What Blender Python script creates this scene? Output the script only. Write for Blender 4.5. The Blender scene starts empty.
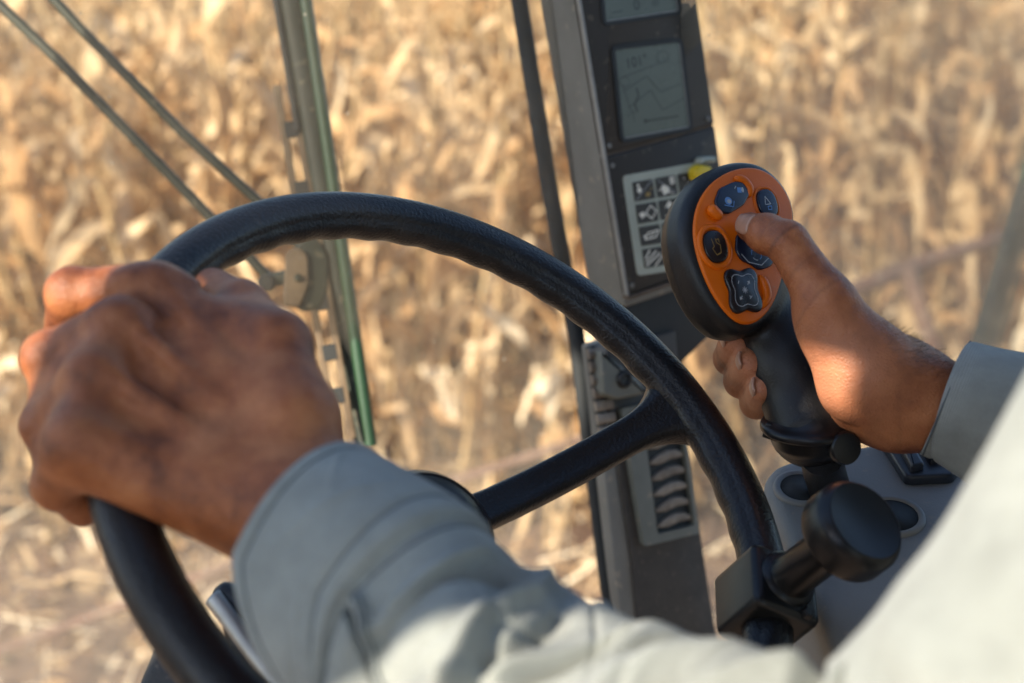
import bpy, bmesh, math, random
import numpy as np
from mathutils import Vector, Matrix

random.seed(7)
RNG = np.random.default_rng(7)
scene = bpy.context.scene
COL = scene.collection
PI = math.pi

# ------------------------------------------------------------------ camera frame
F_PX = 1422.0                      # 50 mm lens on a 36 mm sensor, 1024 px wide
CAM0 = np.array([0.0, 0.0, 3.0])   # the photographer's eye, 3 m above the field
PITCH = math.radians(20.0)
_cs, _sn = math.cos(PITCH), math.sin(PITCH)
# columns: camera right, camera up, camera back, in the world
CAMR = np.array([[1, 0, 0], [0, _sn, -_cs], [0, _cs, _sn]], float)


def cw(v):
    """camera-aligned metres -> world"""
    return np.asarray(v, float) @ CAMR.T + CAM0


def wc(v):
    return (np.asarray(v, float) - CAM0) @ CAMR


def P(px, py, d):
    """a point measured in the photograph at a known distance (camera-aligned)"""
    return np.array([(px - 512) / F_PX * d, -(py - 341.5) / F_PX * d, -d])


def nrm(v):
    v = np.asarray(v, float)
    return v / np.linalg.norm(v)


# ------------------------------------------------------------------ objects
ORIGIN = {}


def tag(o, label=None, cat=None, group=None, kind=None):
    if label: o['label'] = label
    if cat: o['category'] = cat
    if group: o['group'] = group
    if kind: o['kind'] = kind
    return o


def thing(name, label, cat, base_cam, group=None):
    o = bpy.data.objects.new(name, None)
    o.empty_display_size = 0.05
    w = cw(base_cam)
    o.location = w
    COL.objects.link(o)
    ORIGIN[o.name] = w
    return tag(o, label, cat, group)


def root_origin(o):
    while o.parent is not None:
        o = o.parent
    return ORIGIN.get(o.name, np.zeros(3))


def build(name, verts, faces, mats, parent=None, smooth=True, space='cam', mat_idx=None, origin=None, auto=None):
    """one mesh object.  verts in camera-aligned metres ('cam') or in the world ('world')"""
    v = np.asarray(verts, float)
    if space == 'cam':
        v = cw(v)
    if parent is not None:
        o0 = root_origin(parent)
    elif origin is not None:
        o0 = cw(origin) if space == 'cam' else np.asarray(origin, float)
    else:
        o0 = v.mean(0)
    me = bpy.data.meshes.new(name)
    me.from_pydata((v - o0).tolist(), [], [tuple(int(i) for i in f) for f in faces])
    me.validate(clean_customdata=False)
    if not isinstance(mats, (list, tuple)):
        mats = [mats]
    for m in mats:
        me.materials.append(m)
    if mat_idx is not None and len(mat_idx) == len(me.polygons):
        me.polygons.foreach_set('material_index', list(mat_idx))
    if smooth:
        me.polygons.foreach_set('use_smooth', [True] * len(me.polygons))
        if auto is not None:
            me.set_sharp_from_angle(angle=math.radians(auto))
    me.update()
    o = bpy.data.objects.new(name, me)
    COL.objects.link(o)
    if parent is not None:
        o.parent = parent
    else:
        o.location = o0
        ORIGIN[o.name] = o0
    return o


class Geo:
    """collects vertices and faces for ONE mesh"""
    def __init__(self):
        self.v, self.f, self.m, self.n = [], [], [], 0

    def add(self, v, f, mi=0):
        v = np.asarray(v, float).reshape(-1, 3)
        self.v.append(v)
        self.f += [tuple(int(i) + self.n for i in q) for q in f]
        self.m += [mi] * len(f)
        self.n += len(v)
        return self

    def done(self, name, mats, parent=None, **k):
        return build(name, np.concatenate(self.v), self.f, mats, parent, mat_idx=self.m, **k)


def recalc(v, f):
    bm = bmesh.new()
    vs = [bm.verts.new(p) for p in v]
    for q in f:
        try: bm.faces.new([vs[i] for i in q])
        except ValueError: pass
    bmesh.ops.recalc_face_normals(bm, faces=bm.faces)
    bm.verts.index_update()
    out = [[x.index for x in q.verts] for q in bm.faces]
    bm.free()
    return out


def frames(path):
    path = np.asarray(path, float)
    n = len(path)
    T = np.gradient(path, axis=0)
    T /= np.linalg.norm(T, axis=1)[:, None] + 1e-12
    a = np.array([0, 0, 1.0]) if abs(T[0][2]) < .9 else np.array([1.0, 0, 0])
    A = np.zeros((n, 3)); B = np.zeros((n, 3))
    A[0] = nrm(np.cross(T[0], a)); B[0] = np.cross(T[0], A[0])
    for i in range(1, n):
        x = A[i-1] - T[i] * (A[i-1] @ T[i])
        A[i] = nrm(x); B[i] = np.cross(T[i], A[i])
    return T, A, B


def tube(path, rad, seg=16, cap=True, closed=False):
    path = np.asarray(path, float); n = len(path)
    rad = np.asarray(rad, float)
    if rad.ndim < 2: rad = np.broadcast_to(rad, (n,))
    elif len(rad) != n: rad = np.broadcast_to(rad[:1], (n, 2))
    T, A, B = frames(path)
    ph = np.arange(seg) * 2 * PI / seg
    ra = rad if np.ndim(rad) == 1 else rad[:, 0]
    rb = rad if np.ndim(rad) == 1 else rad[:, 1]
    v = path[:, None] + (np.cos(ph)[None, :, None] * A[:, None] * ra[:, None, None] + np.sin(ph)[None, :, None] * B[:, None] * rb[:, None, None])
    v = v.reshape(-1, 3); f = []
    for i in range(n - 1 + (1 if closed else 0)):
        for j in range(seg):
            a, b = i * seg + j, i * seg + (j + 1) % seg
            i2 = (i + 1) % n
            f.append((a, b, i2 * seg + (j + 1) % seg, i2 * seg + j))
    if cap and not closed:
        f.append(tuple(range(seg))[::-1]); f.append(tuple((n - 1) * seg + j for j in range(seg)))
    return v, f


def bez(pts, n):
    """Catmull-Rom through pts"""
    p = np.asarray(pts, float)
    p = np.vstack([2 * p[0] - p[1], p, 2 * p[-1] - p[-2]])
    out = []
    m = len(p) - 3
    for t in np.linspace(0, m, n):
        i = min(int(t), m - 1); u = t - i
        a, b, c, d = p[i:i + 4]
        out.append(.5 * (2 * b + (c - a) * u + (2 * a - 5 * b + 4 * c - d) * u * u + (3 * b - a - 3 * c + d) * u ** 3))
    return np.array(out)


def interp(x, xs, ys):
    return np.interp(x, xs, ys)


class Pl:
    """a plane in the scene: o + u*ex + v*ey (+ w*en)"""
    def __init__(s, o, ex, en):
        s.o = np.asarray(o, float); s.en = nrm(en)
        ex = np.asarray(ex, float); s.ex = nrm(ex - s.en * (ex @ s.en)); s.ey = np.cross(s.en, s.ex)

    def pix(s, px, py, w=0.0):
        r = P(px, py, 1.0)
        t = ((s.o + s.en * w) @ s.en) / (r @ s.en)
        q = r * t - s.o
        return np.array([q @ s.ex, q @ s.ey])

    def pixs(s, L, w=0.0):
        return np.array([s.pix(a, b, w) for a, b in L])

    def to3(s, uv, w=0.0):
        uv = np.asarray(uv, float).reshape(-1, 2)
        w = np.broadcast_to(np.asarray(w, float), (len(uv),))
        return s.o + uv[:, :1] * s.ex + uv[:, 1:2] * s.ey + w[:, None] * s.en


def ccw(p):
    p = np.asarray(p, float)
    a = np.sum(p[:, 0] * np.roll(p[:, 1], -1) - p[:, 1] * np.roll(p[:, 0], -1))
    return p if a > 0 else p[::-1].copy()


def inset(p, d):
    """shrink a counter-clockwise outline by d"""
    p = np.asarray(p, float)
    e1 = p - np.roll(p, 1, 0); e2 = np.roll(p, -1, 0) - p
    n1 = np.stack([-e1[:, 1], e1[:, 0]], 1); n2 = np.stack([-e2[:, 1], e2[:, 0]], 1)
    n1 /= np.linalg.norm(n1, axis=1)[:, None] + 1e-12; n2 /= np.linalg.norm(n2, axis=1)[:, None] + 1e-12
    m = n1 + n2; q = 1 + np.sum(n1 * n2, 1)
    return p + m / np.maximum(q, .35)[:, None] * d


def roundpoly(p, r, k=5):
    """round the corners of an outline"""
    p = ccw(p); n = len(p); out = []
    for i in range(n):
        a, b, c = p[i - 1], p[i], p[(i + 1) % n]
        la, lc = np.linalg.norm(a - b), np.linalg.norm(c - b)
        t = min(r, la * .45, lc * .45)
        s, e = b + (a - b) / la * t, b + (c - b) / lc * t
        for u in np.linspace(0, 1, k):
            out.append((1 - u) ** 2 * s + 2 * u * (1 - u) * b + u * u * e)
    return np.array(out)


def ell(c, rx, ry, rot=0, n=40, power=2.0):
    t = np.arange(n) * 2 * PI / n
    x = np.sign(np.cos(t)) * np.abs(np.cos(t)) ** (2 / power) * rx
    y = np.sign(np.sin(t)) * np.abs(np.sin(t)) ** (2 / power) * ry
    return np.stack([c[0] + x * math.cos(rot) - y * math.sin(rot), c[1] + x * math.sin(rot) + y * math.cos(rot)], 1)


def prism(pl, out, w0, w1, b=0.0, bk=3, bottom=True):
    """an outline raised from w0 to w1 over the plane with a rounded upper edge of size b"""
    out = ccw(out); n = len(out)
    rings = [(out, w0)]
    if b > 0:
        for i in range(bk + 1):
            a = i / bk * PI / 2
            rings.append((inset(out, b * (1 - math.cos(a))), w1 - b + b * math.sin(a)))
    else:
        rings.append((out, w1))
    v = np.concatenate([pl.to3(o, w) for o, w in rings]); f = []
    for k in range(len(rings) - 1):
        for j in range(n):
            f.append((k * n + j, k * n + (j + 1) % n, (k + 1) * n + (j + 1) % n, (k + 1) * n + j))
    f.append(tuple((len(rings) - 1) * n + j for j in range(n)))
    if bottom: f.append(tuple(range(n))[::-1])
    return v, f


def ringp(pl, out, inn, w0, w1):
    """a raised frame between two outlines of equal length (both counter-clockwise)"""
    n = len(out)
    v = np.concatenate([pl.to3(out, w0), pl.to3(out, w1), pl.to3(inn, w1), pl.to3(inn, w0)]); f = []
    for k in range(3):
        for j in range(n):
            f.append((k * n + j, k * n + (j + 1) % n, (k + 1) * n + (j + 1) % n, (k + 1) * n + j))
    return v, f


def bead(pl, out, r, w, seg=8):
    """a rounded bead running along a closed outline"""
    p3 = pl.to3(out, w)
    n = len(p3)
    T = np.roll(p3, -1, 0) - np.roll(p3, 1, 0); T /= np.linalg.norm(T, axis=1)[:, None]
    A = np.cross(T, pl.en); ph = np.arange(seg) * 2 * PI / seg
    v = p3[:, None] + r * (np.cos(ph)[None, :, None] * A[:, None] + np.sin(ph)[None, :, None] * pl.en)
    f = [(i * seg + j, i * seg + (j + 1) % seg, ((i + 1) % n) * seg + (j + 1) % seg, ((i + 1) % n) * seg + j) for i in range(n) for j in range(seg)]
    return v.reshape(-1, 3), f


class Flat:
    """flat printed marks on a plane, gathered into one mesh"""
    def __init__(s, pl, w):
        s.pl, s.w, s.g = pl, w, Geo()

    def poly(s, uv, mi=0, dw=0.0):
        uv = ccw(uv)
        s.g.add(s.pl.to3(uv, s.w + dw), [tuple(range(len(uv)))], mi); return s

    def line(s, a, b, t, mi=0, dw=0.0):
        a, b = np.asarray(a, float), np.asarray(b, float)
        d = nrm(np.append(b - a, 0))[:2]; q = np.array([-d[1], d[0]]) * t / 2
        return s.poly([a + q, a - q, b - q, b + q], mi, dw)

    def path(s, pts, t, mi=0, close=False, dw=0.0):
        pts = list(pts) + ([pts[0]] if close else [])
        for i in range(len(pts) - 1): s.line(pts[i], pts[i + 1], t, mi, dw + i * 1e-6)
        return s

    def text(s, txt, c, h, mi=0, rot=0.0, dw=0.0):
        cu = bpy.data.curves.new('lettering', 'FONT'); cu.body = txt; cu.size = 1.0
        cu.align_x = 'CENTER'; cu.align_y = 'CENTER'
        o = bpy.data.objects.new('lettering', cu); COL.objects.link(o)
        dg = bpy.context.evaluated_depsgraph_get(); me = o.evaluated_get(dg).to_mesh()
        v = np.array([x.co[:2] for x in me.vertices]) * h / 0.7
        f = [tuple(q.vertices) for q in me.polygons]
        o.evaluated_get(dg).to_mesh_clear()
        bpy.data.objects.remove(o); bpy.data.curves.remove(cu)
        cr, sr = math.cos(rot), math.sin(rot)
        v = np.stack([v[:, 0] * cr - v[:, 1] * sr + c[0], v[:, 0] * sr + v[:, 1] * cr + c[1]], 1)
        s.g.add(s.pl.to3(v, s.w + dw), f, mi); return s


# ------------------------------------------------------------------ signed-distance modelling
class SDF:
    def __init__(s, lo, hi, h):
        s.lo = np.asarray(lo, float); s.h = h
        s.shape = tuple(int(math.ceil((b - a) / h)) + 1 for a, b in zip(lo, hi))
        s.F = np.full(s.shape, 0.05, np.float32)
        s.ax = [s.lo[i] + np.arange(s.shape[i]) * h for i in range(3)]

    def _sub(s, lo, hi):
        sl = []
        for i in range(3):
            a = max(0, int((lo[i] - s.lo[i]) / s.h)); b = min(s.shape[i], int((hi[i] - s.lo[i]) / s.h) + 2)
            if b <= a: return None
            sl.append(slice(a, b))
        X = np.stack(np.meshgrid(*[s.ax[i][sl[i]] for i in range(3)], indexing='ij'), -1)
        return tuple(sl), X

    def _merge(s, sl, d, k, mode):
        a = s.F[sl]
        if mode == 'add':
            if k > 0:
                h = np.clip(.5 + .5 * (a - d) / k, 0, 1); r = a * (1 - h) + d * h - k * h * (1 - h)
            else: r = np.minimum(a, d)
        else:
            d = -d
            if k > 0:
                h = np.clip(.5 - .5 * (a - d) / k, 0, 1); r = a * (1 - h) + d * h + k * h * (1 - h)
            else: r = np.maximum(a, d)
        s.F[sl] = r

    def cap(s, a, b, ra, rb=None, k=.006, mode='add', flat=None):
        """tapered capsule; flat=(axis, factor) squashes it along an axis"""
        rb = ra if rb is None else rb
        a, b = np.asarray(a, float), np.asarray(b, float)
        m = max(ra, rb) * 1.6 + k + 2 * s.h
        got = s._sub(np.minimum(a, b) - m, np.maximum(a, b) + m)
        if got is None: return s
        sl, X = got
        ab = b - a; q = X - a
        t = np.clip(q @ ab / (ab @ ab + 1e-12), 0, 1)
        q = q - t[..., None] * ab
        if flat is not None:
            ax = nrm(flat[0]); c = q @ ax
            q = q + (c * (1 / flat[1] - 1))[..., None] * ax
        s._merge(sl, (np.linalg.norm(q, axis=-1) - (ra + t * (rb - ra))).astype(np.float32), k, mode)
        return s

    def chain(s, pts, rs, k=.006, **kw):
        for i in range(len(pts) - 1): s.cap(pts[i], pts[i + 1], rs[i], rs[i + 1], k, **kw)
        return s

    def ellip(s, c, axes, radii, k=.006, mode='add'):
        c = np.asarray(c, float); R = np.array([nrm(a) for a in axes]); m = max(radii) + k + 2 * s.h
        got = s._sub(c - m, c + m)
        if got is None: return s
        sl, X = got
        q = (X - c) @ R.T; r = np.asarray(radii, float)
        k0 = np.linalg.norm(q / r, axis=-1); k1 = np.linalg.norm(q / r ** 2, axis=-1) + 1e-9
        s._merge(sl, (k0 * (k0 - 1) / k1).astype(np.float32), k, mode)
        return s

    def mesh(s, smooth=2):
        return surface_nets(s.F, s.lo, s.h, smooth)


def surface_nets(F, lo, h, smooth=2):
    ins = F < 0
    nx, ny, nz = F.shape
    cnt = np.zeros((nx - 1, ny - 1, nz - 1), np.int8)
    cs = [(i, j, k) for i in (0, 1) for j in (0, 1) for k in (0, 1)]
    for i, j, k in cs: cnt += ins[i:nx - 1 + i, j:ny - 1 + j, k:nz - 1 + k]
    act = (cnt > 0) & (cnt < 8)
    idx = np.argwhere(act)
    ids = np.full(act.shape, -1, np.int64); ids[act] = np.arange(len(idx))
    val = {c: F[idx[:, 0] + c[0], idx[:, 1] + c[1], idx[:, 2] + c[2]].astype(float) for c in cs}
    acc = np.zeros((len(idx), 3)); n = np.zeros(len(idx))
    for a in cs:
        for ax in range(3):
            if a[ax] == 0:
                b = list(a); b[ax] = 1; b = tuple(b)
                va, vb = val[a], val[b]; cr = (va < 0) != (vb < 0)
                t = np.where(cr, va / np.where(cr, va - vb, 1), 0)
                p = np.array(a, float)[None] + np.zeros((len(idx), 1)); p[:, ax] = t
                acc[cr] += p[cr]; n[cr] += 1
    V = (idx + acc / n[:, None]) * h + lo
    faces = []
    for ax in range(3):
        o1, o2 = (ax + 1) % 3, (ax + 2) % 3
        s0 = [slice(None)] * 3; s1 = [slice(None)] * 3
        s0[ax] = slice(0, -1); s1[ax] = slice(1, None)
        ch = ins[tuple(s0)] != ins[tuple(s1)]
        e = np.argwhere(ch)
        e = e[(e[:, o1] > 0) & (e[:, o2] > 0) & (e[:, o1] < F.shape[o1] - 1) & (e[:, o2] < F.shape[o2] - 1)]
        if not len(e): continue
        sg = ins[tuple(e.T)]
        q = []
        for d1, d2 in ((-1, -1), (0, -1), (0, 0), (-1, 0)):
            c = e.copy(); c[:, o1] += d1; c[:, o2] += d2
            q.append(ids[tuple(c.T)])
        q = np.stack(q, 1)
        q = q[(q >= 0).all(1)] if (q < 0).any() else q
        if len(q) != len(sg): sg = np.ones(len(q), bool)
        q[~sg] = q[~sg][:, ::-1]
        faces.append(q)
    Fc = np.concatenate(faces)
    for _ in range(smooth):
        S = np.zeros_like(V); N = np.zeros(len(V))
        for j in range(4):
            a, b = Fc[:, j], Fc[:, (j + 1) % 4]
            np.add.at(S, a, V[b]); np.add.at(N, a, 1)
            np.add.at(S, b, V[a]); np.add.at(N, b, 1)
        V = V * .5 + .5 * S / np.maximum(N, 1)[:, None]
    return V, Fc
# ------------------------------------------------------------------ materials
def new_mat(name):
    m = bpy.data.materials.new(name); m.use_nodes = True
    nt = m.node_tree; nt.nodes.clear()
    return m, nt, (lambda t, **k: _node(nt, t, **k)), nt.links.new


def _node(nt, t, **k):
    n = nt.nodes.new(t)
    for a, b in k.items():
        if a in n.inputs.keys() if hasattr(n.inputs, 'keys') else False: n.inputs[a].default_value = b
        else: setattr(n, a, b)
    return n


def surf(name, c1, c2=None, rough=.5, scale=8.0, bump=0.0, bscale=200.0, metal=0.0, spec=.5, coat=0.0, rough2=None,
         stretch=(1, 1, 1), sub=0.0, subr=(.01, .004, .002), detail=6.0, speck=None, sheen=0.0, contrast=(.35, .65), trans=0.0, mid=None):
    """a principled surface with mottled colour, mottled gloss and a fine bump"""
    m, nt, N, L = new_mat(name)
    out = N('ShaderNodeOutputMaterial'); b = N('ShaderNodeBsdfPrincipled')
    tc = N('ShaderNodeTexCoord'); mp = N('ShaderNodeMapping'); mp.inputs['Scale'].default_value = stretch
    L(tc.outputs['Object'], mp.inputs['Vector'])
    nz = N('ShaderNodeTexNoise'); nz.inputs['Scale'].default_value = scale; nz.inputs['Detail'].default_value = detail; nz.inputs['Roughness'].default_value = .6
    L(mp.outputs[0], nz.inputs['Vector'])
    cr = N('ShaderNodeValToRGB')
    c2 = c2 or tuple(x * .8 for x in c1)
    cr.color_ramp.elements[0].position, cr.color_ramp.elements[1].position = contrast
    cr.color_ramp.elements[0].color = (*c2, 1); cr.color_ramp.elements[1].color = (*c1, 1)
    if mid: e = cr.color_ramp.elements.new(sum(contrast) / 2); e.color = (*mid, 1)
    L(nz.outputs['Fac'], cr.inputs[0])
    col = cr.outputs[0]
    if speck:   # (scale, threshold, colour, strength)
        vz = N('ShaderNodeTexNoise'); vz.inputs['Scale'].default_value = speck[0]; vz.inputs['Detail'].default_value = 3
        L(tc.outputs['Object'], vz.inputs['Vector'])
        vr = N('ShaderNodeMapRange'); vr.inputs['From Min'].default_value = speck[1]; vr.inputs['From Max'].default_value = speck[1] + .08
        vr.inputs['To Max'].default_value = speck[3]
        L(vz.outputs['Fac'], vr.inputs['Value'])
        mx = N('ShaderNodeMix', data_type='RGBA'); L(vr.outputs[0], mx.inputs[0]); L(col, mx.inputs[6]); mx.inputs[7].default_value = (*speck[2], 1)
        col = mx.outputs[2]
    L(col, b.inputs['Base Color'])
    rr = N('ShaderNodeMapRange'); rr.inputs['To Min'].default_value = rough; rr.inputs['To Max'].default_value = rough2 if rough2 is not None else min(1, rough + .15)
    n2 = N('ShaderNodeTexNoise'); n2.inputs['Scale'].default_value = scale * 2.7; n2.inputs['Detail'].default_value = 5
    L(mp.outputs[0], n2.inputs['Vector']); L(n2.outputs['Fac'], rr.inputs['Value']); L(rr.outputs[0], b.inputs['Roughness'])
    b.inputs['Metallic'].default_value = metal
    b.inputs['Specular IOR Level'].default_value = spec
    b.inputs['Coat Weight'].default_value = coat; b.inputs['Coat Roughness'].default_value = .12
    b.inputs['Sheen Weight'].default_value = sheen
    if sub:
        b.inputs['Subsurface Weight'].default_value = sub
        b.inputs['Subsurface Radius'].default_value = (1, .35, .2); b.inputs['Subsurface Scale'].default_value = subr[0]
    if bump:
        n3 = N('ShaderNodeTexNoise'); n3.inputs['Scale'].default_value = bscale; n3.inputs['Detail'].default_value = 4
        L(mp.outputs[0], n3.inputs['Vector'])
        bp = N('ShaderNodeBump'); bp.inputs['Strength'].default_value = bump; bp.inputs['Distance'].default_value = .001
        L(n3.outputs['Fac'], bp.inputs['Height']); L(bp.outputs[0], b.inputs['Normal'])
    if trans:
        tl = N('ShaderNodeBsdfTranslucent'); L(col, tl.inputs['Color'])
        ms = N('ShaderNodeMixShader'); ms.inputs[0].default_value = trans
        L(b.outputs[0], ms.inputs[1]); L(tl.outputs[0], ms.inputs[2]); L(ms.outputs[0], out.inputs[0])
    else:
        L(b.outputs[0], out.inputs[0])
    return m


def skin_mat():
    m, nt, N, L = new_mat('brown_skin')
    out = N('ShaderNodeOutputMaterial'); b = N('ShaderNodeBsdfPrincipled'); tc = N('ShaderNodeTexCoord')
    n1 = N('ShaderNodeTexNoise'); n1.inputs['Scale'].default_value = 28; n1.inputs['Detail'].default_value = 7; n1.inputs['Roughness'].default_value = .62
    L(tc.outputs['Object'], n1.inputs['Vector'])
    cr = N('ShaderNodeValToRGB')
    cr.color_ramp.elements[0].position = .36; cr.color_ramp.elements[0].color = (.125, .034, .011, 1)
    cr.color_ramp.elements[1].position = .66; cr.color_ramp.elements[1].color = (.48, .185, .070, 1)
    e = cr.color_ramp.elements.new(.5); e.color = (.325, .103, .034, 1)
    nL = N('ShaderNodeTexNoise'); nL.inputs['Scale'].default_value = 75; nL.inputs['Detail'].default_value = 5; L(tc.outputs['Object'], nL.inputs['Vector'])
    mxn = N('ShaderNodeMath', operation='MULTIPLY_ADD'); L(nL.outputs['Fac'], mxn.inputs[0]); mxn.inputs[1].default_value = .24
    h1 = N('ShaderNodeMath', operation='MULTIPLY'); L(n1.outputs['Fac'], h1.inputs[0]); h1.inputs[1].default_value = .78; L(h1.outputs[0], mxn.inputs[2])
    L(mxn.outputs[0], cr.inputs[0])
    at = N('ShaderNodeAttribute'); at.attribute_name = 'palm'
    mx = N('ShaderNodeMix', data_type='RGBA'); L(at.outputs['Fac'], mx.inputs[0]); L(cr.outputs[0], mx.inputs[6]); mx.inputs[7].default_value = (.56, .235, .125, 1)
    ac = N('ShaderNodeAttribute'); ac.attribute_name = 'crease'
    m2 = N('ShaderNodeMix', data_type='RGBA'); L(ac.outputs['Fac'], m2.inputs[0]); L(mx.outputs[2], m2.inputs[6]); m2.inputs[7].default_value = (.07, .022, .012, 1)
    L(m2.outputs[2], b.inputs['Base Color'])
    b.inputs['Roughness'].default_value = .5; b.inputs['Specular IOR Level'].default_value = .45
    b.inputs['Subsurface Weight'].default_value = .12; b.inputs['Subsurface Radius'].default_value = (1, .35, .2); b.inputs['Subsurface Scale'].default_value = .004
    v = N('ShaderNodeTexVoronoi', feature='DISTANCE_TO_EDGE'); v.inputs['Scale'].default_value = 520; L(tc.outputs['Object'], v.inputs['Vector'])
    n2 = N('ShaderNodeTexNoise'); n2.inputs['Scale'].default_value = 160; n2.inputs['Detail'].default_value = 6; L(tc.outputs['Object'], n2.inputs['Vector'])
    ad = N('ShaderNodeMath', operation='MULTIPLY_ADD'); L(n2.outputs['Fac'], ad.inputs[0]); ad.inputs[1].default_value = 1.6; L(v.outputs['Distance'], ad.inputs[2])
    bp = N('ShaderNodeBump'); bp.inputs['Strength'].default_value = .55; bp.inputs['Distance'].default_value = .0010
    L(ad.outputs[0], bp.inputs['Height']); L(bp.outputs[0], b.inputs['Normal'])
    L(b.outputs[0], out.inputs[0])
    return m


def fabric_mat(name, c1, c2):
    m, nt, N, L = new_mat(name)
    out = N('ShaderNodeOutputMaterial'); b = N('ShaderNodeBsdfPrincipled'); tc = N('ShaderNodeTexCoord')
    n1 = N('ShaderNodeTexNoise'); n1.inputs['Scale'].default_value = 22; n1.inputs['Detail'].default_value = 10; n1.inputs['Roughness'].default_value = .72
    L(tc.outputs['Object'], n1.inputs['Vector'])
    cr = N('ShaderNodeValToRGB'); cr.color_ramp.elements[0].position = .3; cr.color_ramp.elements[1].position = .7
    cr.color_ramp.elements[0].color = (*c2, 1); cr.color_ramp.elements[1].color = (*c1, 1)
    L(n1.outputs['Fac'], cr.inputs[0])
    uv = N('ShaderNodeAttribute'); uv.attribute_name = 'weave'
    mp = N('ShaderNodeMapping'); L(uv.outputs['Vector'], mp.inputs[0])
    w1 = N('ShaderNodeTexWave', wave_type='BANDS', bands_direction='X'); w1.inputs['Scale'].default_value = 620; w1.inputs['Distortion'].default_value = 1.2; w1.inputs['Detail'].default_value = 2
    w2 = N('ShaderNodeTexWave', wave_type='BANDS', bands_direction='Y'); w2.inputs['Scale'].default_value = 620; w2.inputs['Distortion'].default_value = 1.2; w2.inputs['Detail'].default_value = 2
    L(mp.outputs[0], w1.inputs[0]); L(mp.outputs[0], w2.inputs[0])
    mu = N('ShaderNodeMath', operation='ADD'); L(w1.outputs['Fac'], mu.inputs[0]); L(w2.outputs['Fac'], mu.inputs[1])
    mr = N('ShaderNodeMapRange'); mr.inputs['From Max'].default_value = 2; mr.inputs['To Min'].default_value = .78; mr.inputs['To Max'].default_value = 1.06
    L(mu.outputs[0], mr.inputs[0])
    mm = N('ShaderNodeMix', data_type='RGBA', blend_type='MULTIPLY'); mm.inputs[0].default_value = 1; L(cr.outputs[0], mm.inputs[6]); L(mr.outputs[0], mm.inputs[7])
    L(mm.outputs[2], b.inputs['Base Color'])
    b.inputs['Roughness'].default_value = .85; b.inputs['Specular IOR Level'].default_value = .2; b.inputs['Sheen Weight'].default_value = .15
    n2 = N('ShaderNodeTexNoise'); n2.inputs['Scale'].default_value = 55; n2.inputs['Detail'].default_value = 6; L(tc.outputs['Object'], n2.inputs['Vector'])
    ma = N('ShaderNodeMath', operation='MULTIPLY_ADD'); L(n2.outputs['Fac'], ma.inputs[0]); ma.inputs[1].default_value = 5.0; L(mu.outputs[0], ma.inputs[2])
    bp = N('ShaderNodeBump'); bp.inputs['Strength'].default_value = .4; bp.inputs['Distance'].default_value = .0008
    L(ma.outputs[0], bp.inputs['Height']); L(bp.outputs[0], b.inputs['Normal'])
    L(b.outputs[0], out.inputs[0])
    return m


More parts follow.
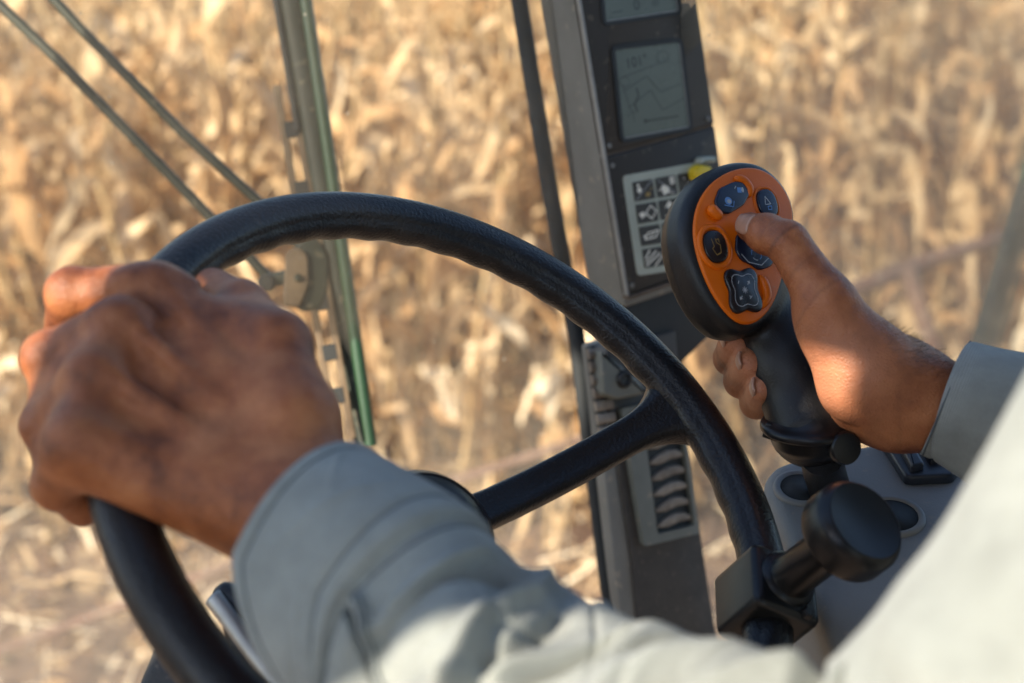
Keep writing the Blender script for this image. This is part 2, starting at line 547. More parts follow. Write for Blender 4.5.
def glass_mat(name, tint, dust, dust_col, scale=3.0, low=1.0):
    """thin dusty glazing: clear pane with a light film of dust, streaks and specks, and a weak reflection"""
    m, nt, N, L = new_mat(name)
    out = N('ShaderNodeOutputMaterial'); tc = N('ShaderNodeTexCoord')
    tr = N('ShaderNodeBsdfTransparent'); tr.inputs[0].default_value = (*tint, 1)
    df = N('ShaderNodeBsdfDiffuse'); df.inputs[0].default_value = (*dust_col, 1)
    tl = N('ShaderNodeBsdfTranslucent'); tl.inputs[0].default_value = (*dust_col, 1)
    d2 = N('ShaderNodeMixShader'); d2.inputs[0].default_value = .4; L(df.outputs[0], d2.inputs[1]); L(tl.outputs[0], d2.inputs[2])
    n1 = N('ShaderNodeTexNoise'); n1.inputs['Scale'].default_value = scale; n1.inputs['Detail'].default_value = 7; n1.inputs['Roughness'].default_value = .65
    L(tc.outputs['Object'], n1.inputs['Vector'])
    r1 = N('ShaderNodeMapRange'); r1.inputs['From Min'].default_value = .3; r1.inputs['From Max'].default_value = .75
    r1.inputs['To Min'].default_value = dust * .35; r1.inputs['To Max'].default_value = dust * 1.6
    L(n1.outputs['Fac'], r1.inputs[0])
    sx = N('ShaderNodeSeparateXYZ'); L(tc.outputs['Object'], sx.inputs[0])      # more dirt has settled low on the pane
    lowr = N('ShaderNodeMapRange'); lowr.inputs['From Min'].default_value = .05; lowr.inputs['From Max'].default_value = -.40; lowr.inputs['To Min'].default_value = 1.0; lowr.inputs['To Max'].default_value = low
    L(sx.outputs[2], lowr.inputs[0])
    sm = N('ShaderNodeMapping'); sm.inputs['Scale'].default_value = (9, 9, 1.2); L(tc.outputs['Object'], sm.inputs[0])
    ns = N('ShaderNodeTexNoise'); ns.inputs['Scale'].default_value = 3; ns.inputs['Detail'].default_value = 6; L(sm.outputs[0], ns.inputs['Vector'])
    rs = N('ShaderNodeMapRange'); rs.inputs['From Min'].default_value = .35; rs.inputs['From Max'].default_value = .7; rs.inputs['To Min'].default_value = .7; rs.inputs['To Max'].default_value = 1.5; L(ns.outputs['Fac'], rs.inputs[0])
    ml = N('ShaderNodeMath', operation='MULTIPLY'); L(r1.outputs[0], ml.inputs[0]); L(lowr.outputs[0], ml.inputs[1])
    r1 = N('ShaderNodeMath', operation='MULTIPLY'); L(ml.outputs[0], r1.inputs[0]); L(rs.outputs[0], r1.inputs[1])
    v = N('ShaderNodeTexVoronoi'); v.inputs['Scale'].default_value = 62; v.inputs['Randomness'].default_value = 1
    L(tc.outputs['Object'], v.inputs['Vector'])
    lt = N('ShaderNodeMapRange'); lt.inputs['From Min'].default_value = .03; lt.inputs['From Max'].default_value = .10; lt.inputs['To Min'].default_value = .55; lt.inputs['To Max'].default_value = 0
    L(v.outputs['Distance'], lt.inputs[0])
    sep = N('ShaderNodeSeparateColor'); L(v.outputs['Color'], sep.inputs[0])
    gt = N('ShaderNodeMath', operation='GREATER_THAN'); L(sep.outputs[0], gt.inputs[0]); gt.inputs[1].default_value = .80
    sp = N('ShaderNodeMath', operation='MULTIPLY'); L(lt.outputs[0], sp.inputs[0]); L(gt.outputs[0], sp.inputs[1])
    ad = N('ShaderNodeMath', operation='ADD', use_clamp=True); L(r1.outputs[0], ad.inputs[0]); L(sp.outputs[0], ad.inputs[1])
    mx = N('ShaderNodeMixShader'); L(ad.outputs[0], mx.inputs[0]); L(tr.outputs[0], mx.inputs[1]); L(d2.outputs[0], mx.inputs[2])
    gl = N('ShaderNodeBsdfGlossy'); gl.inputs['Roughness'].default_value = .03
    fr = N('ShaderNodeFresnel'); fr.inputs[0].default_value = 1.25
    f2 = N('ShaderNodeMath', operation='MULTIPLY'); L(fr.outputs[0], f2.inputs[0]); f2.inputs[1].default_value = .6
    m2 = N('ShaderNodeMixShader'); L(f2.outputs[0], m2.inputs[0]); L(mx.outputs[0], m2.inputs[1]); L(gl.outputs[0], m2.inputs[2])
    L(m2.outputs[0], out.inputs[0])
    return m


M = {}
M['skin'] = skin_mat()
M['nail'] = surf('fingernail', (.46, .26, .17), (.38, .20, .13), rough=.25, scale=60, coat=.2)
M['hair'] = surf('dark_hair', (.025, .016, .012), rough=.5)
M['shirt'] = fabric_mat('grey_green_cotton', (.40, .424, .392), (.25, .265, .245))
M['thread'] = surf('dark_seam', (.10, .12, .13), rough=.9)
M['button'] = surf('shirt_button', (.45, .47, .45), rough=.35, scale=80)
M['wheel'] = surf('black_grained_wheel', (.010, .010, .011), (.006, .006, .007), coat=.12, spec=.42, rough=.34, rough2=.48, scale=20, bump=.8, bscale=560, speck=(240, .66, (.07, .065, .06), .35))
M['black'] = surf('black_plastic', (.011, .011, .0115), (.007, .007, .0075), spec=.38, rough=.34, scale=18, bump=.25, bscale=900, speck=(160, .66, (.08, .07, .06), .3))
M['black_gloss'] = surf('smooth_black_plastic', (.010, .011, .012), (.006, .006, .007), spec=.4, rough=.27, rough2=.42, scale=14, bump=.05, bscale=600, speck=(170, .68, (.08, .07, .06), .35))
M['orange'] = surf('orange_plastic', (.70, .140, .002), (.60, .112, .002), spec=.3, rough=.34, scale=22, bump=.12, bscale=900, speck=(190, .70, (.40, .22, .10), .35))
M['btn'] = surf('button_black', (.010, .011, .014), (.008, .008, .010), rough=.22, rough2=.35, scale=40, bump=.05)
M['btn_blue'] = surf('button_navy', (.010, .018, .040), (.008, .012, .028), rough=.18, scale=40)
M['icon_w'] = surf('icon_pale', (.42, .44, .46), rough=.5, scale=90)
M['icon_o'] = surf('icon_ochre', (.36, .24, .07), rough=.5, scale=90)
M['icon_b'] = surf('icon_blue', (.10, .25, .55), rough=.4, scale=90)
M['panel'] = surf('brown_grey_panel', (.030, .026, .021), (.021, .018, .015), rough=.5, scale=9, bump=.25, bscale=700, speck=(130, .64, (.17, .14, .10), .35))
M['panel_low'] = surf('textured_lower_panel', (.052, .047, .040), (.036, .033, .029), rough=.6, scale=30, bump=.6, bscale=420, speck=(200, .62, (.15, .12, .09), .4))
M['silver'] = surf('dusty_grey_metal', (.19, .19, .172), (.135, .135, .12), rough=.45, scale=10, bump=.1, speck=(90, .62, (.36, .31, .23), .4))
M['seal'] = surf('dark_window_seal', (.018, .022, .024), rough=.6, scale=20)
M['lcd'] = surf('lcd_glass', (.105, .124, .102), (.082, .098, .083), rough=.22, rough2=.34, scale=14, spec=.35)
M['lcd_ink'] = surf('lcd_segments', (.008, .010, .010), rough=.25)
M['lcd_faint'] = surf('lcd_faint_lines', (.042, .051, .045), rough=.25)
M['decal'] = surf('grey_green_decal', (.42, .45, .37), (.35, .38, .31), rough=.45, scale=30, speck=(150, .62, (.42, .36, .26), .3))
M['decal_dark'] = surf('decal_black_cells', (.022, .022, .020), rough=.4, scale=40)
M['decal_ink'] = surf('decal_cream_marks', (.88, .85, .72), rough=.5, scale=60)
M['yellow'] = surf('yellow_plastic', (.75, .55, .03), (.65, .45, .02), rough=.35, scale=40)
M['vent_frame'] = surf('grey_green_vent_frame', (.15, .16, .14), (.11, .118, .10), rough=.45, scale=16, bump=.1, speck=(110, .62, (.34, .28, .20), .4))
M['slat'] = surf('dusty_vent_slat', (.30, .255, .20), (.17, .14, .11), rough=.7, scale=40, bump=.3)
M['console'] = surf('grey_console_plastic', (.27, .275, .27), (.22, .225, .22), rough=.55, scale=7, bump=.3, bscale=700, speck=(120, .64, (.38, .32, .26), .35))
M['navy'] = surf('dark_switch_plastic', (.030, .036, .048), (.022, .026, .034), rough=.28, scale=20)
M['chrome'] = surf('worn_bright_trim', (.42, .41, .38), (.28, .27, .25), metal=1, rough=.46, scale=30)
M['wiper'] = surf('olive_wiper_metal', (.030, .038, .022), (.020, .026, .015), rough=.5, scale=14, speck=(80, .62, (.20, .17, .11), .5))
M['wiper_tan'] = surf('dusty_tan_wiper_plate', (.27, .19, .11), (.12, .08, .045), rough=.6, scale=20)
M['rubber'] = surf('dusty_rubber', (.045, .047, .042), (.03, .03, .028), rough=.7, scale=20)
M['green'] = surf('green_painted_tube', (.030, .085, .036), (.020, .058, .025), rough=.4, scale=8, coat=.2)
M['red'] = surf('faded_red_paint', (.24, .12, .08), (.17, .10, .07), rough=.55, scale=5, speck=(30, .55, (.34, .26, .18), .7))
M['trim'] = surf('pale_trim_and_highlight', (.27, .27, .25), (.20, .20, .185), rough=.4, scale=60)  # edge trim, also the highlight strips painted on the bezels
M['seam'] = surf('worn_brown_seam', (.12, .085, .055), (.07, .05, .035), rough=.6, scale=60)
M['roof'] = surf('cab_paint', (.30, .29, .26), rough=.6, scale=4)
M['glass'] = glass_mat('dusty_windscreen', (.98, .975, .96), .060, (.70, .62, .50), low=2.8)
M['glass_side'] = glass_mat('dustier_side_glass', (.96, .965, .95), .12, (.85, .77, .60))
M['soil'] = surf('dry_soil', (.22, .145, .10), (.125, .082, .06), rough=.95, scale=1.6, bump=1.0, bscale=30, detail=10, speck=(9, .56, (.50, .38, .22), .6), mid=(.165, .11, .08))
M['leaf'] = surf('dry_maize_leaf', (.76, .56, .33), (.40, .225, .10), rough=.62, scale=5, stretch=(1, 1, .35), trans=.28, contrast=(.3, .7), mid=(.58, .36, .165))
M['leaf2'] = surf('pale_maize_leaf', (.86, .68, .43), (.64, .43, .21), rough=.6, scale=6, trans=.28, contrast=(.3, .7))
M['husk'] = surf('pale_husk', (.90, .79, .58), (.74, .57, .36), rough=.6, scale=16, stretch=(1, 1, .2), trans=.15)
M['cob'] = surf('maize_kernels', (.68, .34, .05), (.50, .22, .03), rough=.4, scale=90)
M['stalk'] = surf('dry_stalk', (.52, .38, .19), (.34, .21, .09), rough=.6, scale=9)
# ------------------------------------------------------------------ field, sky, light
SUN_EL, SUN_AZ = math.radians(31), math.radians(228)      # azimuth measured clockwise from +Y
SUN = np.array([math.sin(SUN_AZ) * math.cos(SUN_EL), math.cos(SUN_AZ) * math.cos(SUN_EL), math.sin(SUN_EL)])


def lights():
    w = bpy.data.worlds.new('World'); scene.world = w; w.use_nodes = True
    nt = w.node_tree; nt.nodes.clear()
    o = nt.nodes.new('ShaderNodeOutputWorld'); b = nt.nodes.new('ShaderNodeBackground'); s = nt.nodes.new('ShaderNodeTexSky')
    s.sky_type = 'NISHITA'; s.sun_disc = False; s.sun_elevation = SUN_EL; s.sun_rotation = SUN_AZ
    s.air_density = 1.0; s.dust_density = .6; s.ozone_density = 2.0
    b.inputs['Strength'].default_value = .15
    nt.links.new(s.outputs[0], b.inputs[0]); nt.links.new(b.outputs[0], o.inputs[0])
    l = bpy.data.lights.new('sun', 'SUN'); l.energy = 5.0; l.angle = math.radians(.53); l.color = (1.0, .89, .73)
    ob = bpy.data.objects.new('sun', l); COL.objects.link(ob)
    ob.rotation_euler = Vector(SUN).to_track_quat('Z', 'Y').to_euler()
    ob.location = (0, 0, 30)


def ground():
    n = 140
    r = np.concatenate([np.linspace(-30, 30, n)])
    xs = np.concatenate([[-900, -300, -90], r, [90, 300, 900]]); ys = np.concatenate([[-900, -300, -90], r + 12, [110, 320, 900]])
    X, Y = np.meshgrid(xs, ys, indexing='ij')
    Z = .05 * np.sin(X * 3.1 + Y * 1.3) * np.sin(Y * 2.3 - X * .8) + RNG.normal(0, .018, X.shape)
    Z[(np.abs(X) > 31) | (np.abs(Y - 12) > 31)] = 0
    v = np.stack([X, Y, Z], -1).reshape(-1, 3); ny = len(ys)
    f = [(i * ny + j, (i + 1) * ny + j, (i + 1) * ny + j + 1, i * ny + j + 1) for i in range(len(xs) - 1) for j in range(ny - 1)]
    tag(build('ground', v, f, M['soil'], space='world', origin=(0, 0, 0)), kind='structure')


def ribbon(path, width, side, curl=.25):
    """a leaf blade: a creased strip along a path"""
    path = np.asarray(path, float); n = len(path)
    T = np.gradient(path, axis=0); T /= np.linalg.norm(T, axis=1)[:, None] + 1e-9
    S = np.cross(T, side); S /= np.linalg.norm(S, axis=1)[:, None] + 1e-9
    U = np.cross(S, T)
    v = []
    for i in range(n):
        w = width[i]
        v += [path[i] - S[i] * w + U[i] * w * curl, path[i], path[i] + S[i] * w + U[i] * w * curl]
    f = []
    for i in range(n - 1):
        for j in range(2): f.append((i * 3 + j, i * 3 + j + 1, i * 3 + 4 + j, i * 3 + 3 + j))
    return np.array(v), f


def leaf_path(r, base, az, L, lift, droop, n=9):
    if n >= 6 and r.random() < .86:      # snapped blade: stiff at first, then hanging nearly straight
        p = np.array(base, float); out = [p.copy()]; a = az; k = r.uniform(.12, .5); e0 = lift; e1 = -1.3 + r.normal(0, .25)
        for i in range(n - 1):
            el = (e0 if i / (n - 1) < k else e1) + r.normal(0, .16)
            p = p + np.array([math.cos(a) * math.cos(el), math.sin(a) * math.cos(el), math.sin(el)]) * L / (n - 1); out.append(p.copy()); a += r.normal(0, .3)
        return np.array(out)
    droop *= .55
    """a blade that rises, arches over and hangs, with random crumples"""
    p = np.array(base, float); el = lift; out = [p.copy()]; a = az
    for i in range(n - 1):
        d = np.array([math.cos(a) * math.cos(el), math.sin(a) * math.cos(el), math.sin(el)])
        p = p + d * L / (n - 1); out.append(p.copy())
        el -= droop * (.55 + r.random() * .9) / (n - 1); a += r.normal(0, .22)
        el = max(el, -1.5)
    return np.array(out)


def maize_geo(seed, light=False):
    r = np.random.default_rng(seed)
    H = 2.0 + r.random() * .45
    lean = r.normal(0, .06, 2)
    zs = np.linspace(0, H, 9)
    st = np.stack([lean[0] * zs ** 1.5 * .5 + .012 * np.sin(zs * 7 + seed), lean[1] * zs ** 1.5 * .5 + .012 * np.cos(zs * 6 + seed), zs], 1)
    stalk = Geo(); stalk.add(*tube(st, np.linspace(.017, .008, 9), 6))
    for z in np.arange(.12, H - .3, .17):     # nodes of the stalk
        c = np.array([np.interp(z, zs, st[:, 0]), np.interp(z, zs, st[:, 1]), z])
        stalk.add(*tube([c - [0, 0, .008], c, c + [0, 0, .008]], [.012, .0185, .012], 6))
    leaves = Geo(); az0 = r.random() * 6.28; k = 0
    for z in np.arange(.16, H - .08, .095 if not light else .2):
        c = np.array([np.interp(z, zs, st[:, 0]), np.interp(z, zs, st[:, 1]), z])
        az = az0 + (k % 2) * PI + r.normal(0, .5); k += 1
        L = (.36 + .46 * r.random()) * (1 - .35 * abs(z - 1.0) / 1.2)
        pth = leaf_path(r, c, az, L, .9 * r.random(), 1.6 + 2.2 * r.random(), 10 if not light else 6)
        n = len(pth); t = np.linspace(0, 1, n)
        w = (.016 + .042 * r.random() ** 1.3) * np.sin(np.clip(t * 1.0 + .12, 0, 1) * PI) ** .6 * (1 - .55 * t) + .001
        tw = np.array([math.sin(az), -math.cos(az), .0]); u = np.array([0, 0, 1.0])
        tt = r.normal(0, 1.0)
        side = np.array([u * math.cos(tt * q) + tw * math.sin(tt * q) for q in t])
        T = np.gradient(pth, axis=0); S = np.cross(T, side)
        vv, ff = ribbon(pth, w, side[len(side) // 2] + r.normal(0, .25, 3), curl=.2 + .6 * r.random())
        vv = vv + r.normal(0, .004, vv.shape)
        leaves.add(vv, ff, 0 if r.random() < .45 else 1)
    ears = []
    for q in range(2 if r.random() < .5 else 1):
        z = .85 + .28 * q + r.random() * .15
        c = np.array([np.interp(z, zs, st[:, 0]), np.interp(z, zs, st[:, 1]), z]); az = r.random() * 6.28; dn = -1.0 + r.random() * 1.5
        d = np.array([math.cos(az) * math.cos(dn), math.sin(az) * math.cos(dn), math.sin(dn)])
        e = Geo(); t = np.linspace(0, 1, 8)
        ax = c + d * .03 + t[:, None] * d * .24
        e.add(*tube(ax, .004 + .034 * np.sin(np.clip(t * .93 + .07, 0, 1) * PI) ** .6, 8), 0)
        for j in range(5):
            a2 = az + r.normal(0, .7)
            pth = leaf_path(r, c + d * (.05 + .13 * r.random()), a2, .17 + .12 * r.random(), dn + r.normal(0, .5), 1.6, 6)
            vv, ff = ribbon(pth, .030 * np.sin(np.linspace(.25, 1, 6) * PI) ** .7 + .001, np.array([0, 0, 1.0]) + r.normal(0, .4, 3), .6)
            e.add(vv, ff, 0)
        ears.append(e)
    tas = Geo(); top = st[-1]
    for j in range(7):
        a = r.random() * 6.28; L = .14 + .16 * r.random()
        pth = leaf_path(r, top - [0, 0, .02], a, L, 1.1 + .3 * r.random(), .9, 5)
        tas.add(*tube(pth, np.linspace(.004, .0022, 5), 4))
    return stalk, leaves, ears, tas


def corn():
    label = 'dry tan maize plant standing in the ripe crop beyond the dusty cab glass'
    grp = 'standing dry maize plants'
    protos = []
    for s in range(9):
        st, lv, ears, ta = maize_geo(100 + s)
        root = bpy.data.objects.new('maize_plant', None); COL.objects.link(root); ORIGIN[root.name] = np.zeros(3)
        tag(root, label, 'maize plant', grp)
        st.done('stalk', M['stalk'], root, space='world')
        lv.done('leaves', [M['leaf'], M['leaf2']], root, space='world')
        for e in ears: e.done('ear', [M['husk'], M['cob']], root, space='world')
        ta.done('tassel', M['stalk'], root, space='world')
        protos.append(root)
    spots = []
    rows = np.arange(0, 24)
    for k in rows:                            # rows run along x, the first one stands 6.1 m away
        y = 5.75 + k * .62
        half = 2.6 + .46 * y
        for x in np.arange(-half, half, .185):
            if RNG.random() < .07: continue
            spots.append((x + RNG.normal(0, .05), y + RNG.normal(0, .07) + .12 * math.sin(x * 1.3)))
    near, far = spots[:285], spots[285:]
    used = set()
    for (x, y) in near:
        i = int(RNG.integers(0, len(protos))); p = protos[i]
        if i in used:
            r = p.copy(); COL.objects.link(r)
            for ch in p.children:
                c = ch.copy(); COL.objects.link(c); c.parent = r
        else:
            r = p; used.add(i)
        s = .88 + RNG.random() * .24
        r.location = (x, y, -.02); r.rotation_euler = (RNG.normal(0, .05), RNG.normal(0, .05), RNG.random() * 6.28); r.scale = (s, s, s)
    # the rest of the crop, read as one mass
    var = []
    for s in range(5):
        st, lv, ears, ta = maize_geo(300 + s, light=True)
        g = Geo(); g.add(np.concatenate(st.v), st.f, 0); V = np.concatenate(lv.v); g.add(V, lv.f, 1); g.m[-len(lv.f):] = [1 + q for q in lv.m]
        for e in ears: g.add(np.concatenate(e.v), e.f, 3)
        g.add(np.concatenate(ta.v), ta.f, 0)
        var.append((np.concatenate(g.v), g.f, g.m))
    mass = Geo()
    for (x, y) in far:
        v, f, m = var[int(RNG.integers(0, 5))]; a = RNG.random() * 6.28; s = .9 + .22 * RNG.random()
        R = np.array([[math.cos(a), -math.sin(a), 0], [math.sin(a), math.cos(a), 0], [0, 0, 1]]) * s
        n0 = len(mass.f); mass.add(v @ R.T + [x, y, -.02], f); mass.m[n0:] = m
    o = mass.done('maize_crop', [M['stalk'], M['leaf'], M['leaf2'], M['husk']], None, space='world')
    tag(o, 'dense mass of dry tan maize farther back in the field', 'maize crop', kind='stuff')
    # chaff and fallen leaves on the soil
    g = Geo()
    for i in range(9000):
        x = RNG.normal(0, 2.6); y = 1.6 + RNG.random() * 7
        az = RNG.random() * 6.28; L = .04 + .20 * RNG.random() ** 2
        pth = leaf_path(RNG, (x, y, .03 + .07 * RNG.random()), az, L, RNG.normal(.05, .25), RNG.normal(.2, .6), 4)
        wd = (.004 + .018 * RNG.random() ** 2)
        vv, ff = ribbon(pth, wd * np.array([.6, 1, .9, .2]), np.array([0, 0, 1.0]) + RNG.normal(0, .35, 3), .3)
        g.add(vv, ff, int(RNG.integers(0, 3)))
    for i in range(110):      # broken stalks
        a = RNG.random() * 3.14; c = np.array([RNG.normal(0, 2.6), 2.2 + RNG.random() * 5, .04 + .08 * RNG.random()]); L = .15 + .5 * RNG.random()
        d = np.array([math.cos(a), math.sin(a), RNG.normal(0, .12)]) * L / 2
        vv, ff = tube(np.array([c - d, c, c + d]),   .005 + .005 * RNG.random(), 6); g.add(vv, ff, 2)
    tag(g.done('crop_residue', [M['leaf'], M['leaf2'], M['husk']], None, space='world'), 'scattered dry leaves and chaff lying on the brown soil', 'crop residue', kind='stuff')
# ------------------------------------------------------------------ steering wheel
WC = np.array([-0.02096962, -0.07143718, -0.71336842])
WN = nrm([0.47119393, 0.61232655, 0.63484838]); WU = nrm([0.80299065, 0, -0.59599163]); WV = np.cross(WN, WU)
WR, WT = 0.18, 0.0131


def rim(deg):
    a = math.radians(deg)
    e = math.cos(a) * WU + math.sin(a) * WV
    return WC + WR * e, e, -math.sin(a) * WU + math.cos(a) * WV


def wheel():
    t = thing('steering_wheel', 'black grained steering wheel gripped by the left hand in front of the windscreen', 'steering wheel', WC - WN * .05)
    # rim: slightly flattened section with finger scallops underneath and a moulded seam
    n, seg = 420, 40
    v = []
    for i in range(n):
        a = i / n * 360
        c, e, tg = rim(a)
        for j in range(seg):
            q = j / seg * 2 * PI           # 0 = outward, 90 = towards the driver
            r = WT * (1 + .05 * math.cos(2 * q))
            sc = max(0, -math.cos(q - .5)) ** 1.5
            r += .00045 * sc * math.sin(math.radians(a) * 46)
            gq = (q - 2.45 + PI) % (2 * PI) - PI   # shallow moulded groove on the inner face
            r -= .0013 * math.exp(-(gq / .13) ** 2)
            v.append(c + e * r * math.cos(q) + WN * r * math.sin(q))
    f = [(i * seg + j, i * seg + (j + 1) % seg, ((i + 1) % n) * seg + (j + 1) % seg, ((i + 1) % n) * seg + j) for i in range(n) for j in range(seg)]
    build('rim', v, f, M['wheel'], t)
    hub_c = WC - WN * .050
    for deg in (14.5, 163, 272):
        c, e, tg = rim(deg)
        ss = np.linspace(0, 1, 40); vv = []; m = 28
        for s in ss:
            p = hub_c * (1 - s) + (c - WN * .004) * s + e * (-.004 * s) - WN * .012 * math.sin(s * PI)
            flare = max(0, (s - .78) / .22); fl0 = max(0, (.25 - s) / .25)
            hw = .0108 + .015 * flare ** 2.8 + .012 * fl0 ** 2; ht = .0085 + .0035 * flare ** 2
            for j in range(m):
                q = j / m * 2 * PI
                x = math.copysign(abs(math.cos(q)) ** .62, math.cos(q)) * hw; y = math.copysign(abs(math.sin(q)) ** .62, math.sin(q)) * ht
                if math.sin(q) > .3: y -= .0018 * math.exp(-(x / (hw * .55)) ** 4)
                vv.append(p + tg * x + WN * y)
        ff = [(i * m + j, i * m + (j + 1) % m, (i + 1) * m + (j + 1) % m, (i + 1) * m + j) for i in range(39) for j in range(m)]
        ff += [tuple(range(m))[::-1], tuple(39 * m + j for j in range(m))]
        build('spoke', vv, recalc(vv, ff), M['wheel'], t)
    # domed hub
    pl = Pl(hub_c, WU, WN)
    prof = [(.006, -.05), (.026, -.05), (.029, -.02), (.035, -.008), (.0362, .004), (.0345, .011), (.030, .015), (.0285, .0145), (.027, .016), (.015, .019), (.0005, .0195)]
    v, f = lathe(pl, prof, 48)
    h = build('hub', v, f, M['black'], t, auto=50)
    v, f = lathe(pl, [(.0005, .0196), (.012, .0202), (.019, .0194), (.0235, .0176), (.0235, .012)], 40)
    build('hub_cap', v, recalc(v, f), M['black_gloss'], h, auto=40)


def lathe(pl, prof, seg=32):
    v = []; n = len(prof)
    for r, z in prof:
        for j in range(seg):
            a = j / seg * 2 * PI
            v.append(pl.o + pl.ex * r * math.cos(a) + pl.ey * r * math.sin(a) + pl.en * z)
    f = [(i * seg + j, i * seg + (j + 1) % seg, (i + 1) * seg + (j + 1) % seg, (i + 1) * seg + j) for i in range(n - 1) for j in range(seg)]
    f += [tuple(range(seg))[::-1], tuple((n - 1) * seg + j for j in range(seg))]
    return np.array(v), f


def spinner():
    c, e, tg = rim(331.5)
    t = thing('spinner_knob', 'black round spinner knob on a stub clamped to the lower right of the wheel rim', 'steering knob', c)
    # clamp block round the rim
    pl = Pl(c, e, WN)
    o = roundpoly([(-.021, -.020), (.020, -.020), (.020, .020), (-.021, .020)], .006)
    v, f = prism(pl, o, -.018, .019, .004)
    cl = build('clamp', v, f, M['black_gloss'], t, auto=45)
    for s in (-1, 1):
        q = Pl(c + e * .010 * 1 + tg * .016 * s + WN * .0192, e, WN)
        v, f = lathe(q, [(.0035, -.001), (.0035, .002), (.0025, .003), (.0008, .003)], 6)
        build('clamp_bolt', v, f, M['black'], cl, auto=30)
    base = P(768, 594, .768)
    face = P(866, 520, .705)
    ax = nrm(face - base); L = np.linalg.norm(face - base)
    pl = Pl(base, tg, ax)
    v, f = lathe(pl, [(.0165, .012), (.0165, .019), (.0155, .021), (.0128, .0225), (.0120, .026), (.0118, L - .024), (.0128, L - .0225), (.0132, L - .0215)], 40)
    build('stem', v, f, M['black_gloss'], t, auto=40)
    v, f = lathe(pl, [(.010, L - .0225), (.0222, L - .0222), (.0243, L - .0205), (.0252, L - .018), (.0250, L - .0066), (.0243, L - .0042), (.0216, L - .0008), (.0208, L - .0003), (.0200, L - .0007), (.0006, L - .0010)], 64)
    build('cap', v, f, M['black_gloss'], t, auto=32)


# ------------------------------------------------------------------ joystick
JN = nrm([.50, .22, .84])
JPL = Pl(P(743, 245, .815), np.cross([-.02, 1, .0], JN), JN)


def egg(scale=1.0, grow=0.0, n=72):
    """outline of the face plate, wider at the top"""
    px = [(746, 168), (764, 172), (780, 186), (790, 206), (791, 228), (786, 252), (780, 280), (771, 306), (755, 323), (738, 324), (722, 310), (708, 288), (697, 260), (692, 232), (696, 206), (708, 186), (726, 173)]
    p = ccw(JPL.pixs(px))
    q = np.vstack([p, p[:1]])
    # smooth closed curve
    m = len(p); out = []
    for t in np.linspace(0, m, n, endpoint=False):
        i = int(t); u = t - i
        a, b, c, d = p[(i - 1) % m], p[i % m], p[(i + 1) % m], p[(i + 2) % m]
        out.append(.5 * (2 * b + (c - a) * u + (2 * a - 5 * b + 4 * c - d) * u * u + (3 * b - a - 3 * c + d) * u ** 3))
    o = np.array(out)
    for _ in range(3): o = .5 * o + .25 * (np.roll(o, 1, 0) + np.roll(o, -1, 0))
    return inset(o, -grow) if grow else o


GT, GB = P(772, 322, .845), P(814, 434, .818)
GAX = nrm(GB - GT)


